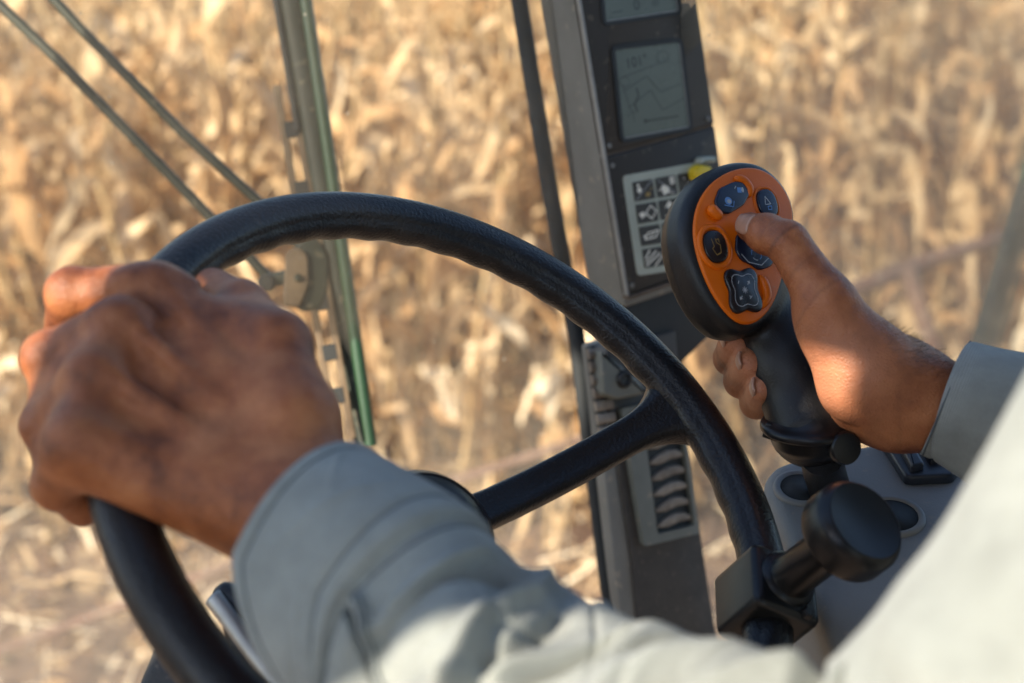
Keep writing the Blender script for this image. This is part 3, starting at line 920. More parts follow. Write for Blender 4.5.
def joystick():
    t = thing('joystick', 'black control joystick with an orange button face held by the right hand', 'joystick', P(830, 492, .86))
    # head and grip in one moulded shell
    lo = P(743, 245, .815) - [.085, .13, .085]; hi = P(743, 245, .815) + [.095, .075, .06]
    S = SDF(lo, hi, .0012)
    X = np.stack(np.meshgrid(*S.ax, indexing='ij'), -1) - JPL.o
    U, Vv, W = X @ JPL.ex, X @ JPL.ey, X @ JPL.en
    eg = egg(); cen = eg.mean(0)
    ang = np.arctan2(Vv - cen[1], U - cen[0]); rad = np.hypot(U - cen[0], Vv - cen[1])
    ea = np.arctan2(eg[:, 1] - cen[1], eg[:, 0] - cen[0]); er = np.hypot(eg[:, 0] - cen[0], eg[:, 1] - cen[1]); o = np.argsort(ea)
    R = np.interp(ang, np.concatenate([ea[o] - 2 * PI, ea[o], ea[o] + 2 * PI]), np.tile(er[o], 3))
    # the side bulges out behind the plate and closes towards the back
    bul = np.interp(-W, [-.003, .0, .006, .016, .026, .034, .041], [.001, .0035, .0058, .0062, .003, -.005, -.020])
    dside = (rad - (R + bul)) * .8
    d = np.maximum(dside, np.maximum(W - .0005, -W - .040))
    # soften the edges
    a, b = np.maximum(dside + .004, 0), np.maximum(W - .0005 + .004, 0)
    d = np.where((dside > -.004) & (W > -.0035), np.hypot(a, b) - .004, d)
    S.F = np.minimum(S.F, d.astype(np.float32)); del X, U, Vv, W, ang, rad, R, bul, dside, a, b, d
    side = nrm(np.cross(GAX, [0, 0, 1.0]))
    S.chain([GT + GAX * -.020 - JN * .004, GT + GAX * .030, GT + GAX * .065, GB - GAX * .004], [.0255, .0215, .0205, .0220], k=.014)
    v, f = S.mesh(3)
    sh = build('shell', v, f, M['black'], t)
    # orange plate
    v, f = prism(JPL, egg(), -.001, .0022, .0016)
    fp = build('face_plate', v, recalc(v, f), M['orange'], t, auto=60)
    w = .0023

    def button(name, out, mat, icons, h=.0016, b=.0009):
        v, f = prism(JPL, out, w - .001, w + h, b)
        g = Geo(); g.add(v, f, 0)
        fl = Flat(JPL, w + h + .00012); icons(fl)
        if fl.g.v: g.add(np.concatenate(fl.g.v), fl.g.f); g.m[-len(fl.g.f):] = [1 + q for q in fl.g.m]
        return g.done(name, [mat, M['icon_w'], M['icon_o'], M['icon_b']], fp, auto=50)
    X = lambda a, b: JPL.pix(a, b)
    mm = .001

    def qd(px): return roundpoly(JPL.pixs(px), 2.2 * mm)
    # upper rocker with a bright pictogram
    c = X(729, 199)

    def ic1(fl):
        a, b = X(724, 203), X(735, 192)
        fl.poly(ell(a, 2.6 * mm, 2.3 * mm), 2); fl.poly(ell(a + [.4 * mm, -.3 * mm], 1.5 * mm, 1.2 * mm), 0, .0001)
        fl.path([a + np.array(q) * mm for q in ((-3.4, -2.6), (3.2, -3.4), (4.2, .2))], .5 * mm, 2, dw=.00005)
        fl.poly(roundpoly([b + np.array(q) * mm for q in ((-1.6, -1.7), (1.5, -1.7), (1.5, 1.5), (-1.6, 1.5))], .4 * mm), 2)
        fl.poly(ell(b + [2.4 * mm, .1 * mm], .9 * mm, 1.6 * mm), 0)
        fl.line(b + [-3.4 * mm, .6 * mm], b + [-2.2 * mm, 2.2 * mm], .6 * mm, 0)
    button('rocker_button', qd([(711, 203), (716, 190), (731, 183), (744, 184), (747, 194), (740, 207), (725, 216), (715, 213)]), M['btn_blue'], ic1)

    def ic2(fl):
        c = X(764, 205)
        fl.path([c + np.array(q) * 1.25 * mm for q in ((-1.6, 3.2), (1.4, -.4), (-2.0, -.8), (-1.6, 3.2))], .45 * mm, 0)
        fl.path([c + np.array(q) * 1.25 * mm for q in ((-.6, -1.6), (1.6, -1.4), (1.4, -3.2), (-.6, -3.2))], .45 * mm, 2, True)
    button('oval_button', ell(X(764, 205), 7.2 * mm, 8.6 * mm, .15, 40, 2.4), M['btn_blue'], ic2)

    def ic3(fl):
        c = X(712, 248)
        fl.path([c + np.array(q) * 1.25 * mm for q in ((-2.2, 3.4), (-1.2, -.2), (-2.4, -1.2), (-.4, -4.2), (2.2, -3.0), (2.3, .6), (.4, 1.6), (-.2, 3.6))], .42 * mm, 1)
        fl.path([c + np.array(q) * 1.25 * mm for q in ((.4, 3.0), (1.8, 3.4), (2.0, 1.8))], .42 * mm, 1)
    button('oval_button', ell(X(712, 248), 8.2 * mm, 9.4 * mm, .12, 40, 2.3), M['btn'], ic3)

    def ic4(fl):
        c = X(752, 256)
        for k in range(4):
            a = k * PI / 2 + .6
            fl.path([c + np.array([math.cos(a + q), math.sin(a + q)]) * 3.6 * mm for q in np.linspace(0, 1.1, 6)], .42 * mm, 2 if k % 2 else 0)
        fl.path([X(737, 256), X(744, 264), X(757, 267), X(764, 260)], .45 * mm, 0)
    button('rocker_button', roundpoly(JPL.pixs([(733, 236), (744, 230), (768, 238), (772, 256), (768, 268), (756, 272), (748, 266), (738, 262), (732, 252)]), 3 * mm), M['btn_blue'], ic4)

    def clover(c, a, b, pw, rot=0.05, n=64, sc=1.0):
        t = np.arange(n) * 2 * PI / n
        r = 1 + .17 * np.cos(4 * (t - PI / 4))
        x, y = a * sc * r * np.cos(t), b * sc * r * np.sin(t)
        return np.stack([c[0] + x * math.cos(rot) - y * math.sin(rot), c[1] + x * math.sin(rot) + y * math.cos(rot)], 1)
    cc = X(740, 292)

    def ic5(fl):
        o = clover(cc, 8.8 * mm, 9.8 * mm, 0)
        fl.path(list(o), .38 * mm, 0, True)
        for k in range(4):
            a = k * PI / 4; d = np.array([math.cos(a), math.sin(a)])
            fl.line(cc - d * 2.0 * mm, cc + d * 2.0 * mm, .5 * mm, 0, k * 1e-5)
        for dx, dy, s in ((-3.6, -4.4, 1), (3.4, 4.2, 1), (3.6, -4.2, -1)):
            q = cc + np.array([dx, dy]) * mm; d = nrm(np.array([dx, dy, 0]))[:2]; pq = np.array([-d[1], d[0]])
            fl.line(q - d * 1.3 * mm, q + d * .4 * mm, .55 * mm, 0, 2e-5)
            if s > 0: fl.poly([q + d * 1.7 * mm, q + pq * 1.2 * mm, q - pq * 1.2 * mm], 0, 3e-5)
            else: fl.line(q - pq * 1.2 * mm, q + pq * 1.2 * mm, .55 * mm, 0, 3e-5)
        fl.line(cc + np.array([-4.3, 3.6]) * mm, cc + np.array([-3.4, 5.4]) * mm, .5 * mm, 0, 2e-5)
    button('clover_button', clover(cc, 12.6 * mm, 13.8 * mm, 0), M['btn'], ic5, h=.0020, b=.0014)
    # raised orange lips beside the buttons
    v, f = bead(JPL, ell(X(712, 248), 10.2 * mm, 11.6 * mm, .12, 48, 2.2), .0019, w - .0002, 10); build('button_ring', v, f, M['orange'], fp)
    v, f = bead(JPL, ell(X(764, 205), 8.6 * mm, 10.0 * mm, .15, 48, 2.3), .0011, w - .0003, 10); build('button_ring', v, f, M['orange'], fp)

    def lip(px, r, hgt):
        p = JPL.pixs(px); c3 = bez(JPL.to3(p, w + hgt), 16); tt = np.linspace(-1, 1, 16)
        v, f = tube(c3, r * np.sqrt(np.maximum(1 - (np.abs(tt)) ** 3.2, .02)), 12); return v, f
    v, f = lip([(731, 179), (740, 182), (746, 190), (746, 199)], .0030, .0002); build('button_lip', v, f, M['orange'], fp)
    v, f = lip([(706, 207), (710, 214), (718, 220)], .0036, .0012); build('button_lip', v, f, M['orange'], fp)
    v, f = lip([(757, 276), (762, 286), (764, 299), (757, 310)], .0028, .0002); build('button_lip', v, f, M['orange'], fp)
    # flange, lower cup, side screw, stem and boot
    pl = Pl(P(814, 428, .818), [1, 0, 0], nrm([.06, -.94, -.27]))
    prof = [(.020, -.012), (.0225, -.0075), (.0275, -.0050), (.0300, -.0042), (.0307, -.003), (.0307, -.0008), (.0298, .0002), (.0262, .0008), (.0252, .003), (.0244, .008), (.0225, .0120), (.0175, .0138), (.012, .0142)]
    v, f = lathe(pl, prof, 56); build('flange', v, f, M['black_gloss'], t, auto=45)
    cpl = Pl(P(776, 433, .812), [1, -.25, 0], nrm([-.45, -.1, 1]))
    v, f = prism(cpl, roundpoly([(-.007, -.0045), (.008, -.0045), (.008, .0045), (-.007, .0045)], .001), -.006, .0022, .001)
    build('flange_clip', v, f, M['black_gloss'], t, auto=45)
    kp = Pl(P(845, 448, .792), [1, 0, 0], nrm([.28, -.05, .95]))
    v, f = lathe(kp, [(.006, -.016), (.0062, -.004), (.0088, -.0035), (.0094, -.002), (.0094, .0012), (.0086, .0026), (.006, .0032), (.0005, .0035)], 40)
    build('side_knob', v, f, M['black_gloss'], t, auto=45)
    v, f = tube(bez([GB + GAX * .013, P(824, 470, .838), P(831, 494, .858), P(835, 512, .872)], 14), [[.0125, .0125]] * 14, 28)
    build('stem', v, f, M['black'], t, auto=50)


# ------------------------------------------------------------------ console at the right
def console():
    o = P(830, 492, .86)
    up = np.array([0, _cs, _sn])                       # the world's vertical, in camera axes
    en = nrm(up + np.array([-.05, 0, .22]))
    t = thing('armrest_console', 'grey moulded console under the joystick with round recesses and a switch panel', 'console', o - up * .25)
    pl = Pl(o, [1, 0, 0], en)
    px = [(764, 484), (765, 473), (774, 462), (792, 456), (826, 448), (866, 441), (940, 428), (1060, 420), (1180, 470), (1200, 640), (1000, 760), (850, 690), (816, 603), (786, 536)]
    out = ccw(pl.pixs(px)); out = roundpoly(out, .010, 5)
    holes = [(pl.pix(801, 489), .0125, .0135), (pl.pix(892, 517), .0150, .0150)]
    # slab top with two recesses: flat dark discs paint the shade inside them
    v, f = prism(pl, out, -.20, 0, .010, 5)
    b = build('body', v, f, M['console'], t, auto=55)
    for c, rx, ry in holes:
        oo, ii = ell(c, rx + .004, ry + .004, 0, 44), ell(c, rx, ry, 0, 44)
        v, f = bead(pl, ell(c, rx + .002, ry + .002, 0, 44), .0024, .0002, 10)
        r = build('recess_rim', v, f, M['console'], t)
        v, f = prism(pl, ii, .0004, .0012, 0)
        build('recess_shade', v, f, M['seal'], t)
    # switch panel
    sp = pl.pixs([(872, 434), (932, 420), (975, 452), (952, 484), (905, 486)], .0)
    v, f = prism(pl, roundpoly(sp, .004), .0005, .007, .002); s = build('switch_panel', v, f, M['navy'], t, auto=45)
    for q in ([(893, 440), (905, 437), (924, 470), (911, 473)], [(913, 435), (937, 430), (955, 458), (930, 466)]):
        v, f = prism(pl, roundpoly(pl.pixs(q, .007), .002), .0072, .0125, .002); build('rocker', v, f, M['navy'], s, auto=45)


# ------------------------------------------------------------------ instrument pillar
def pillar():
    th = math.radians(31)
    hz = np.array([math.cos(th), math.sin(th) * _sn, -math.sin(th) * _cs])        # level, turned to the right
    ax = nrm(P(579, 0, 1.10) - P(628, 300, 1.165))                                 # up the leaning pillar
    en = nrm(np.cross(hz, ax))
    pl = Pl(P(600, 100, 1.12), np.cross(ax, en), en)
    up = np.array([0, _cs, _sn])
    t = thing('instrument_pillar', 'dark leaning corner pillar carrying two grey displays, a symbol decal and vents', 'instrument pillar', P(660, 700, 1.25))
    X = pl.pix
    def box(name, px, w0, w1, mat, b=.002, par=t, r=.003, auto=45):
        v, f = prism(pl, roundpoly(pl.pixs(px, w1), r), w0, w1, b); return build(name, v, recalc(v, f), mat, par, auto=auto)
    # post behind, with a pale side face
    L = pl.pixs([(579, 0), (628, 300)]); d = nrm(np.append(L[0] - L[1], 0))[:2]; x0 = L[0][0]
    R = pl.pixs([(697, 0), (721, 190)])
    u0, u1 = L[0][0], R[0][0]
    ytop, ybot = L[0][1] + .34, X(626, 296)[1]
    seam = X(605, 156)[1]
    g = Geo()
    for (a, b) in ((ytop, seam + .0009), (seam - .0009, ybot)):
        v, f = prism(pl, roundpoly([(u0, b), (u1, b), (u1, a), (u0, a)], .002), -.007, 0, .0018); g.add(v, f)
    g.done('front_panel', M['panel'], t, auto=45)
    v, f = prism(pl, [(u0 + .001, seam - .002), (u1 - .001, seam - .002), (u1 - .001, seam + .002), (u0 + .001, seam + .002)], -.0069, -.0016)
    build('panel_seam', v, f, M['seam'], t, smooth=False)
    # post: pale metal behind the panel
    v, f = prism(pl, roundpoly([(u0 + .0015, ybot - .012), (u1 - .006, ybot - .012), (u1 - .006, ytop), (u0 + .0015, ytop)], .004), -.058, -.0075, .0025)
    build('post', v, f, M['silver'], t, auto=45)
    v, f = prism(pl, [(u0 - .0002, ybot), (u0 + .0016, ybot), (u0 + .0016, ytop), (u0 - .0002, ytop)], -.004, .0006); build('edge_trim', v, recalc(v, f), M['trim'], t, smooth=False)
    # displays
    def screen(px, content, cid):
        o = roundpoly(pl.pixs(px, 0), .0025, 6)
        v, f = ringp(pl, inset(o, -.0032), o, -.001, .0016); bz = build('bezel', v, recalc(v, f), M['seal'], t, auto=40); q4 = pl.pixs(px, 0); qc = q4.mean(0); e4 = [qc + (q - qc) * .985 for q in q4]; fb = Flat(pl, .0012); fb.line(e4[1], e4[2], .0014); fb.line(e4[2], e4[3], .0011, 0, 2e-5); fb.g.done('bezel_highlight', M['trim'], bz, smooth=False)  # pale strips paint a highlight on the right and bottom bezel edges
        v, f = prism(pl, inset(o, .0002), -.0005, .0006); 
        g = Geo(); g.add(v, f, 0)
        fl = Flat(pl, .00075); content(fl)
        if fl.g.v: g.add(np.concatenate(fl.g.v), fl.g.f); g.m[-len(fl.g.f):] = [1 + q for q in fl.g.m]
        g.done('display', [M['lcd'], M['lcd_ink'], M['lcd_faint']], t, smooth=False)
    def c1(fl):
        fl.text('0', X(636, 5), .0085, 0); fl.text('00', X(655, 3), .005, 1)
        fl.line(X(611, 13), X(622, 11), .0012, 1)
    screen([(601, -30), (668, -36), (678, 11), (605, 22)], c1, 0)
    def c2(fl):
        fl.text('101°', X(636, 62), .0080, 0)
        for a, b in (((620, 78), (668, 60)), ((622, 92), (646, 76)), ((646, 76), (660, 92)), ((660, 92), (680, 84)), ((628, 108), (650, 90)), ((650, 90), (662, 110)), ((662, 110), (684, 98)), ((622, 84), (630, 110))):
            fl.line(X(*a), X(*b), .0009, 1, RNG.random() * 5e-5)
        fl.path([X(662 + 6 * math.cos(q), 57 + 6 * math.sin(q)) for q in np.linspace(0, 6.0, 14)], .0007, 1, dw=5e-5)
        fl.path([X(624 + 5 * math.cos(q), 82 + 5 * math.sin(q)) for q in np.linspace(0, 6.0, 14)], .0007, 1, dw=5e-5)
        fl.path([X(636, 88), X(638, 96), X(634, 104), X(637, 112)], .0011, 0, dw=1e-4)
        fl.line(X(646, 121), X(678, 116), .0012, 0, 1e-4); fl.poly(ell(X(645, 121), .0016, .0016), 0, 1e-4)
        fl.path([X(627, 117), X(632, 110), X(634, 122)], .0007, 1, dw=1e-4)
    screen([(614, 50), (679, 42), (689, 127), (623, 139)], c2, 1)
    for q in ((u0 + .006, seam + .007), (u1 - .006, seam + .007), (u0 + .006, ybot + .007), (u0 + .006, seam - .009)):
        sp = Pl(pl.to3(q, 0)[0], hz, en); v, f = lathe(sp, [(.0022, -.001), (.0022, .0007), (.0016, .0012), (.0009, .0007), (.0003, .0006)], 14); build('screw', v, f, M['silver'], t, auto=40)
    # symbol decal with black cells
    o = roundpoly(pl.pixs([(622, 176), (699, 162), (716, 264), (637, 276)], 0), .004, 5)
    v, f = prism(pl, o, -.0002, .0006, .0003); dc = build('decal', v, recalc(v, f), M['decal'], t, smooth=False)
    ce = Geo(); fl = Flat(pl, .00135)
    A, B, C_, D = [X(630, 181), X(697, 169), X(711, 259), X(643, 270)]
    def cell(c, r): 
        def at(a, b):
            q = A * (1 - a) * (1 - b) + B * a * (1 - b) + C_ * a * b + D * (1 - a) * b
            return q
        a0, a1, b0, b1 = c / 3 + .018, (c + 1) / 3 - .018, r / 4 + .018, (r + 1) / 4 - .018
        v, f = prism(pl, roundpoly([at(a0, b0), at(a1, b0), at(a1, b1), at(a0, b1)], .0012), .0003, .0011); ce.add(v, f)
        return lambda x, y: at(a0 + (a1 - a0) * x, b0 + (b1 - b0) * y)
    for r in range(4):
        for c in range(3):
            q = cell(c, r); k = (r, c); th_ = .0011
            if k == (0, 0):
                fl.line(q(.05, .95), q(.95, .05), .0005, 1); fl.poly(ell(q(.28, .45), .0022, .0024), 0, 1e-5); fl.poly(ell(q(.25, .2), .0013, .0012), 0, 1e-5); fl.poly(ell(q(.66, .74), .0025, .0018), 2, 1e-5); fl.line(q(.8, .55), q(.9, .4), .0008, 2, 2e-5)
            elif k == (0, 1):
                fl.line(q(.1, .1), q(.9, .9), .0005, 1)
                fl.poly([q(.68, .08), q(.9, .04), q(.92, .42), q(.7, .46)], 0, 1e-5); fl.poly(ell(q(.79, .17), .0007, .0007), 3, 3e-5); fl.poly(ell(q(.8, .33), .0007, .0007), 3, 3e-5)
                fl.poly([q(.2, .5), q(.36, .4), q(.58, .52), q(.62, .8), q(.3, .92), q(.26, .72)], 0, 1e-5); fl.line(q(.05, .62), q(.3, .66), .0007, 0, 2e-5); fl.line(q(.55, .8), q(.8, .92), .0007, 0, 2e-5)
            elif k == (0, 2):
                fl.line(q(.05, .95), q(.95, .05), .0005, 1); fl.poly(ell(q(.3, .25), .0012, .0009), 1, 1e-5); fl.poly(ell(q(.7, .7), .002, .0014), 2, 1e-5)
            elif k == (1, 0):
                fl.path([q(.42, .5), q(.7, .15), q(.95, .48), q(.68, .85)], th_, 0, True); fl.poly([q(.08, .5), q(.3, .38), q(.42, .62), q(.2, .75)], 0, 3e-5)
            elif k == (1, 1):
                fl.line(q(.5, .35), q(.5, .75), .0017, 0); fl.poly([q(.5, .05), q(.25, .4), q(.75, .4)], 0, 2e-5); fl.line(q(.22, .84), q(.8, .80), th_, 0, 3e-5)
            elif k == (2, 0):
                fl.path([q(.2, .68), q(.38, .36), q(.92, .30), q(.74, .64)], th_, 0, True); fl.line(q(.4, .55), q(.7, .44), .0009, 0, 4e-5); fl.poly([q(.1, .5), q(.3, .44), q(.26, .6)], 0, 5e-5)
            elif k == (3, 0):
                for s in (.0, .3, .6): fl.line(q(.08, .52 + s * .62), q(.36 + s * .0, .08 + s * .2) if s == 0 else q(.5 + s * .55, .02 + s * .5), .0014, 0, s * 1e-5)
                fl.line(q(.5, .95), q(.95, .45), .0014, 0, 4e-5)
            elif k == (2, 1): fl.path([q(.25, .7), q(.5, .3), q(.8, .6)], th_, 0)
            elif k == (3, 1): fl.line(q(.2, .8), q(.8, .3), th_, 0)
            else: fl.path([q(.3, .3), q(.7, .3), q(.6, .75)], th_, 0)
    ce.add(np.concatenate(fl.g.v), fl.g.f); ce.m[-len(fl.g.f):] = [[1, 2, 3, 0][q] for q in fl.g.m]
    ce.done('symbol_cells', [M['decal_dark'], M['decal_ink'], M['icon_w'], M['icon_o']], dc, smooth=False)
    # little yellow lever on a clear lug at the decal's corner
    lp = Pl(pl.to3(X(698, 171), .006)[0], hz, en)
    v, f = prism(lp, roundpoly([(-.010, -.007), (.004, -.006), (.007, .003), (-.004, .006), (-.011, .002)], .003), -.006, .006, .003)
    build('yellow_lever', v, recalc(v, f), M['yellow'], t, auto=50)
    v, f = prism(lp, roundpoly([(-.004, .0065), (.012, .006), (.013, .011), (-.001, .0115)], .002), -.006, .004, .002)
    build('lever_lug', v, recalc(v, f), M['decal'], t, auto=50)
    # lower edge lip and the recessed throat under the panel
    v, f = prism(pl, roundpoly([(u0, ybot - .0035), (u1, ybot - .0035), (u1, ybot - .0004), (u0, ybot - .0004)], .001), -.0074, .002, .0008); build('panel_lip', v, recalc(v, f), M['seam'], t, auto=45)
    v, f = prism(pl, [(u0 + .004, ybot - .075), (u0 + .030, ybot - .086), (u1 - .012, ybot - .055), (u1 - .002, ybot - .0036), (u0 + .004, ybot - .0036)], -.045, -.012, .002); build('throat', v, recalc(v, f), M['seal'], t, auto=45)
    # lower post
    lw = Pl(P(660, 480, 1.20), hz, nrm(en + .10 * up))
    def lbox(name, px, w0, w1, mat, b=.002, r=.003, par=t):
        v, f = prism(lw, roundpoly(lw.pixs(px, w1), r), w0, w1, b); return build(name, v, recalc(v, f), mat, par, auto=45)
    lbox('lower_post', [(600, 352), (676, 330), (684, 420), (714, 620), (740, 760), (650, 760), (632, 560)], -.014, 0, M['panel_low'])
    lbox('side_strip', [(590, 345), (606, 340), (642, 560), (666, 770), (642, 770), (615, 570)], -.016, -.003, M['silver'])
    lbox('wedge_block', [(601, 350), (640, 380), (648, 394), (617, 400), (604, 395)], .0005, .014, M['vent_frame'], .003)
    kp = Pl(lw.to3(lw.pix(624, 379, .014), .0142)[0], hz, lw.en)
    v, f = lathe(kp, [(.0075, -.001), (.0075, .001), (.006, .003), (.0045, .0032), (.0035, .0012), (.0005, .001)], 28); build('knob', v, f, M['black'], t, auto=40)
    # framed vent with louvres
    fo = roundpoly(lw.pixs([(617, 408), (676, 396), (695, 532), (640, 545)]), .003, 5)
    fi = roundpoly(lw.pixs([(641, 438), (677, 428), (690, 524), (653, 533)]), .003, 5)
    v, f = ringp(lw, fo, fi, .0, .007); vf = build('vent_frame', v, recalc(v, f), M['vent_frame'], t, auto=40)
    v, f = prism(lw, inset(fi, -.001), .0006, .0012); build('vent_well', v, f, M['seal'], vf, smooth=False)
    for k in range(6):
        a = k / 5.75 + .09
        pL = lw.pix(643 + 12 * a, 438 + 90 * a); pR = lw.pix(678 + 11 * a, 428 + 90 * a)
        g = Geo(); d = pR - pL; uu = np.array([0, .0120])
        A = lambda x, y: pL + d * x + uu * y
        o = [A(.02, -.22), A(.30, -.36), A(.62, -.20), A(.99, -.30), A(.99, .02), A(.80, .34), A(.52, .46), A(.22, .26), A(.02, -.02)]
        v, f = prism(lw, o, .001, .0050, .0016); g.add(v, recalc(v, f))
        v, f = prism(lw, [A(.30, -.30), A(.56, -.20), A(.52, .40), A(.40, .34)], .004, .0062, .0016); g.add(v, recalc(v, f))
        g.done('louvre', M['slat'], vf, auto=50)
    # narrow side vent of pale slats
    for k in range(7):
        a = k / 6
        c = lw.to3(lw.pix(595 + 11 * a, 352 + 78 * a), .003)[0]
        v, f = tube([c + hz * -.0090, c + hz * .0080 - up * .001], [[.0045, .0022]] * 2, 12)
        build('side_slat', v, f, M['slat'], t, auto=50)
    sw = lw.to3(lw.pixs([(580, 345), (586, 345), (604, 440), (597, 440)]), .0)
    v, f = tube(np.array([lw.to3(lw.pix(591 + 13 * a, 346 + 92 * a), -.001)[0] for a in np.linspace(0, 1, 6)]), .0045, 8); build('side_vent_well', v, f, M['seal'], t)


# ------------------------------------------------------------------ glazing, wiper, rails
def arc_pt(px, y_px, d):
    return P(px, y_px, d)


def sheet(nm, cols, mat, thick, label, cat):
    """a curved pane: columns of (top, bottom) edges swept with a real thickness"""
    cols = np.array(cols, float); n = len(cols)
    top = bez(cols[:, 0], 40); bot = bez(cols[:, 1], 40); m = 14
    G_ = np.array([[top[i] * (1 - j / (m - 1)) + bot[i] * (j / (m - 1)) for j in range(m)] for i in range(40)])
    du = np.gradient(G_, axis=0); dv = np.gradient(G_, axis=1); nn = np.cross(du, dv); nn /= np.linalg.norm(nn, axis=2)[..., None]
    A = G_.reshape(-1, 3); B = (G_ + nn * thick).reshape(-1, 3); N = len(A)
    f = []
    for i in range(39):
        for j in range(m - 1):
            q = (i * m + j, (i + 1) * m + j, (i + 1) * m + j + 1, i * m + j + 1); f.append(q); f.append(tuple(N + x for x in q[::-1]))
    for i in range(39):
        for j in (0, m - 1): f.append((i * m + j, (i + 1) * m + j, N + (i + 1) * m + j, N + i * m + j))
    for j in range(m - 1):
        for i in (0, 39): f.append((i * m + j, i * m + j + 1, N + i * m + j + 1, N + i * m + j))
    v = np.vstack([A, B])
    o = build(nm, v, recalc(v, f), mat)
    tag(o, label, cat); return o


def glazing():
    up = np.array([0, _cs, _sn])
    def col(px, py, d, hi=.62, lo=.62):
        c = P(px, py, d); return (c + up * hi, c - up * lo)
    sheet('windscreen', [col(-620, 330, .95), col(-330, 330, 1.10), col(0, 330, 1.20), col(300, 330, 1.235), col(575, 330, 1.225)], M['glass'], .005,
          'large curved dusty windscreen between the steering wheel and the maize', 'windscreen')
    sheet('side_window', [col(672, 330, 1.235), col(860, 330, 1.40), col(1100, 330, 1.75), col(1300, 330, 2.3)], M['glass_side'], .005,
          'hazy dusty side window behind the joystick', 'side window')
    v, f = tube([P(470, -280, 1.19), P(517, -14, 1.205), P(548, 180, 1.215), P(577, 340, 1.225), P(606, 572, 1.24), P(640, 800, 1.26)], [[.0072, .0045]] * 6, 12)
    tag(build('window_seal', v, f, M['seal']), 'thin dark rubber seal running down the glass edge left of the instrument pillar', 'window seal')


def wiper():
    t = thing('windscreen_wiper', 'dusty olive wiper with twin arms and an upright blade outside the windscreen', 'wiper', P(300, 275, 1.27))
    D = 1.262
    def bar(name, pts, r, mat, seg=10, par=t):
        v, f = tube(np.array(pts), r, seg); return build(name, v, f, mat, par, auto=50)
    bar('arm', [P(-420, -435, D), P(-70, -62, D), P(60, 62, D), P(190, 196, D), P(272, 281, D)], [[.0046, .0050]] * 5, M['wiper'])
    bar('arm', [P(-340, -430, D + .012), P(-10, -70, D + .012), P(80, 28, D + .012), P(180, 130, D + .012), P(272, 214, D + .012), P(300, 246, D + .010)], [[.0046, .0050]] * 6, M['wiper'])
    # blade: rubber strip, olive carrier and pale slotted backing
    bl = bar('blade', [P(236, -300, D - .012), P(281, -40, D - .012), P(290, 0, D - .012), P(318, 160, D - .012), P(342, 300, D - .012), P(366, 446, D - .012)], [[.0095, .0052]] * 6, M['wiper'], 12)
    bar('blade_rubber', [P(262, -300, D - .018), P(302, -40, D - .018), P(306, 0, D - .018), P(330, 160, D - .018), P(350, 300, D - .018), P(371, 446, D - .018)], [[.0056, .0058]] * 6, M['green'], 8, bl)
    bar('blade_edge', [P(268, -40, D - .014), P(276, 0, D - .014), P(298, 130, D - .014)], [[.0030, .0030]] * 3, M['rubber'], 8, bl)
    a0, a1 = P(284, 84, D - .006), P(345, 440, D - .006)
    ax = nrm(a1 - a0); pl = Pl(a0, np.cross(ax, [0, 0, 1.0]), nrm([.1, .1, 1]))
    Ltot = np.linalg.norm(a1 - a0); yv = np.array([ax @ pl.ex, ax @ pl.ey]); xv = np.array([-yv[1], yv[0]])
    g = Geo()
    for s in (-1, 1):
        o = [yv * 0 + xv * s * .0100, yv * Ltot + xv * s * .0100, yv * Ltot + xv * s * .0036, xv * s * .0036]
        v, f = prism(pl, o, -.002, .001, .0004); g.add(v, recalc(v, f), 0)
    g.done('backing_plate', [M['wiper_tan']], bl, auto=40)
    for a in (.13, .30, .44, .62, .76, .88):
        c = yv * Ltot * a
        v, f = prism(pl, [c + xv * .0060 - yv * .007, c - xv * .0060 - yv * .007, c - xv * .0060 + yv * .007, c + xv * .0060 + yv * .007], -.003, .0016, .0004)
        build('clip', v, recalc(v, f), M['rubber'], bl, smooth=False)
    hp = Pl(P(312, 275, D - .02), [1, 0, 0], nrm([.15, .1, 1]))
    o = roundpoly([(-.016, -.026), (-.008, -.032), (.008, -.030), (.014, -.012), (.014, .018), (.006, .031), (-.008, .032), (-.016, .022)], .006, 5)
    v, f = prism(hp, o, -.008, .004, .003); build('pivot_housing', v, recalc(v, f), M['wiper'], t, auto=45)
    hp2 = Pl(P(296, 279, D - .022), [1, 0, 0], nrm([.15, .1, 1]))
    o = roundpoly([(-.011, -.024), (.004, -.026), (.011, -.006), (.010, .020), (.002, .027), (-.009, .023)], .005, 5)
    v, f = prism(hp2, o, .002, .010, .002); build('pivot_plate', v, recalc(v, f), M['wiper_tan'], t, auto=45)
    v, f = lathe(Pl(P(298, 278, D - .033), [1, 0, 0], [.15, .1, 1]), [(.0035, -.002), (.0035, .002), (.002, .003), (.0004, .003)], 12); build('bolt', v, f, M['wiper'], t, auto=40)
    bar('link_arm', [P(264, 282, D - .012), P(290, 276, D - .012)], [[.0066, .0060]] * 2, M['wiper'])
    v, f = lathe(Pl(P(267, 283, D - .016), [1, 0, 0], [0, 0, 1]), [(.0075, -.006), (.0078, .004), (.006, .006), (.0005, .0062)], 20); build('link_nut', v, f, M['rubber'], t, auto=40)


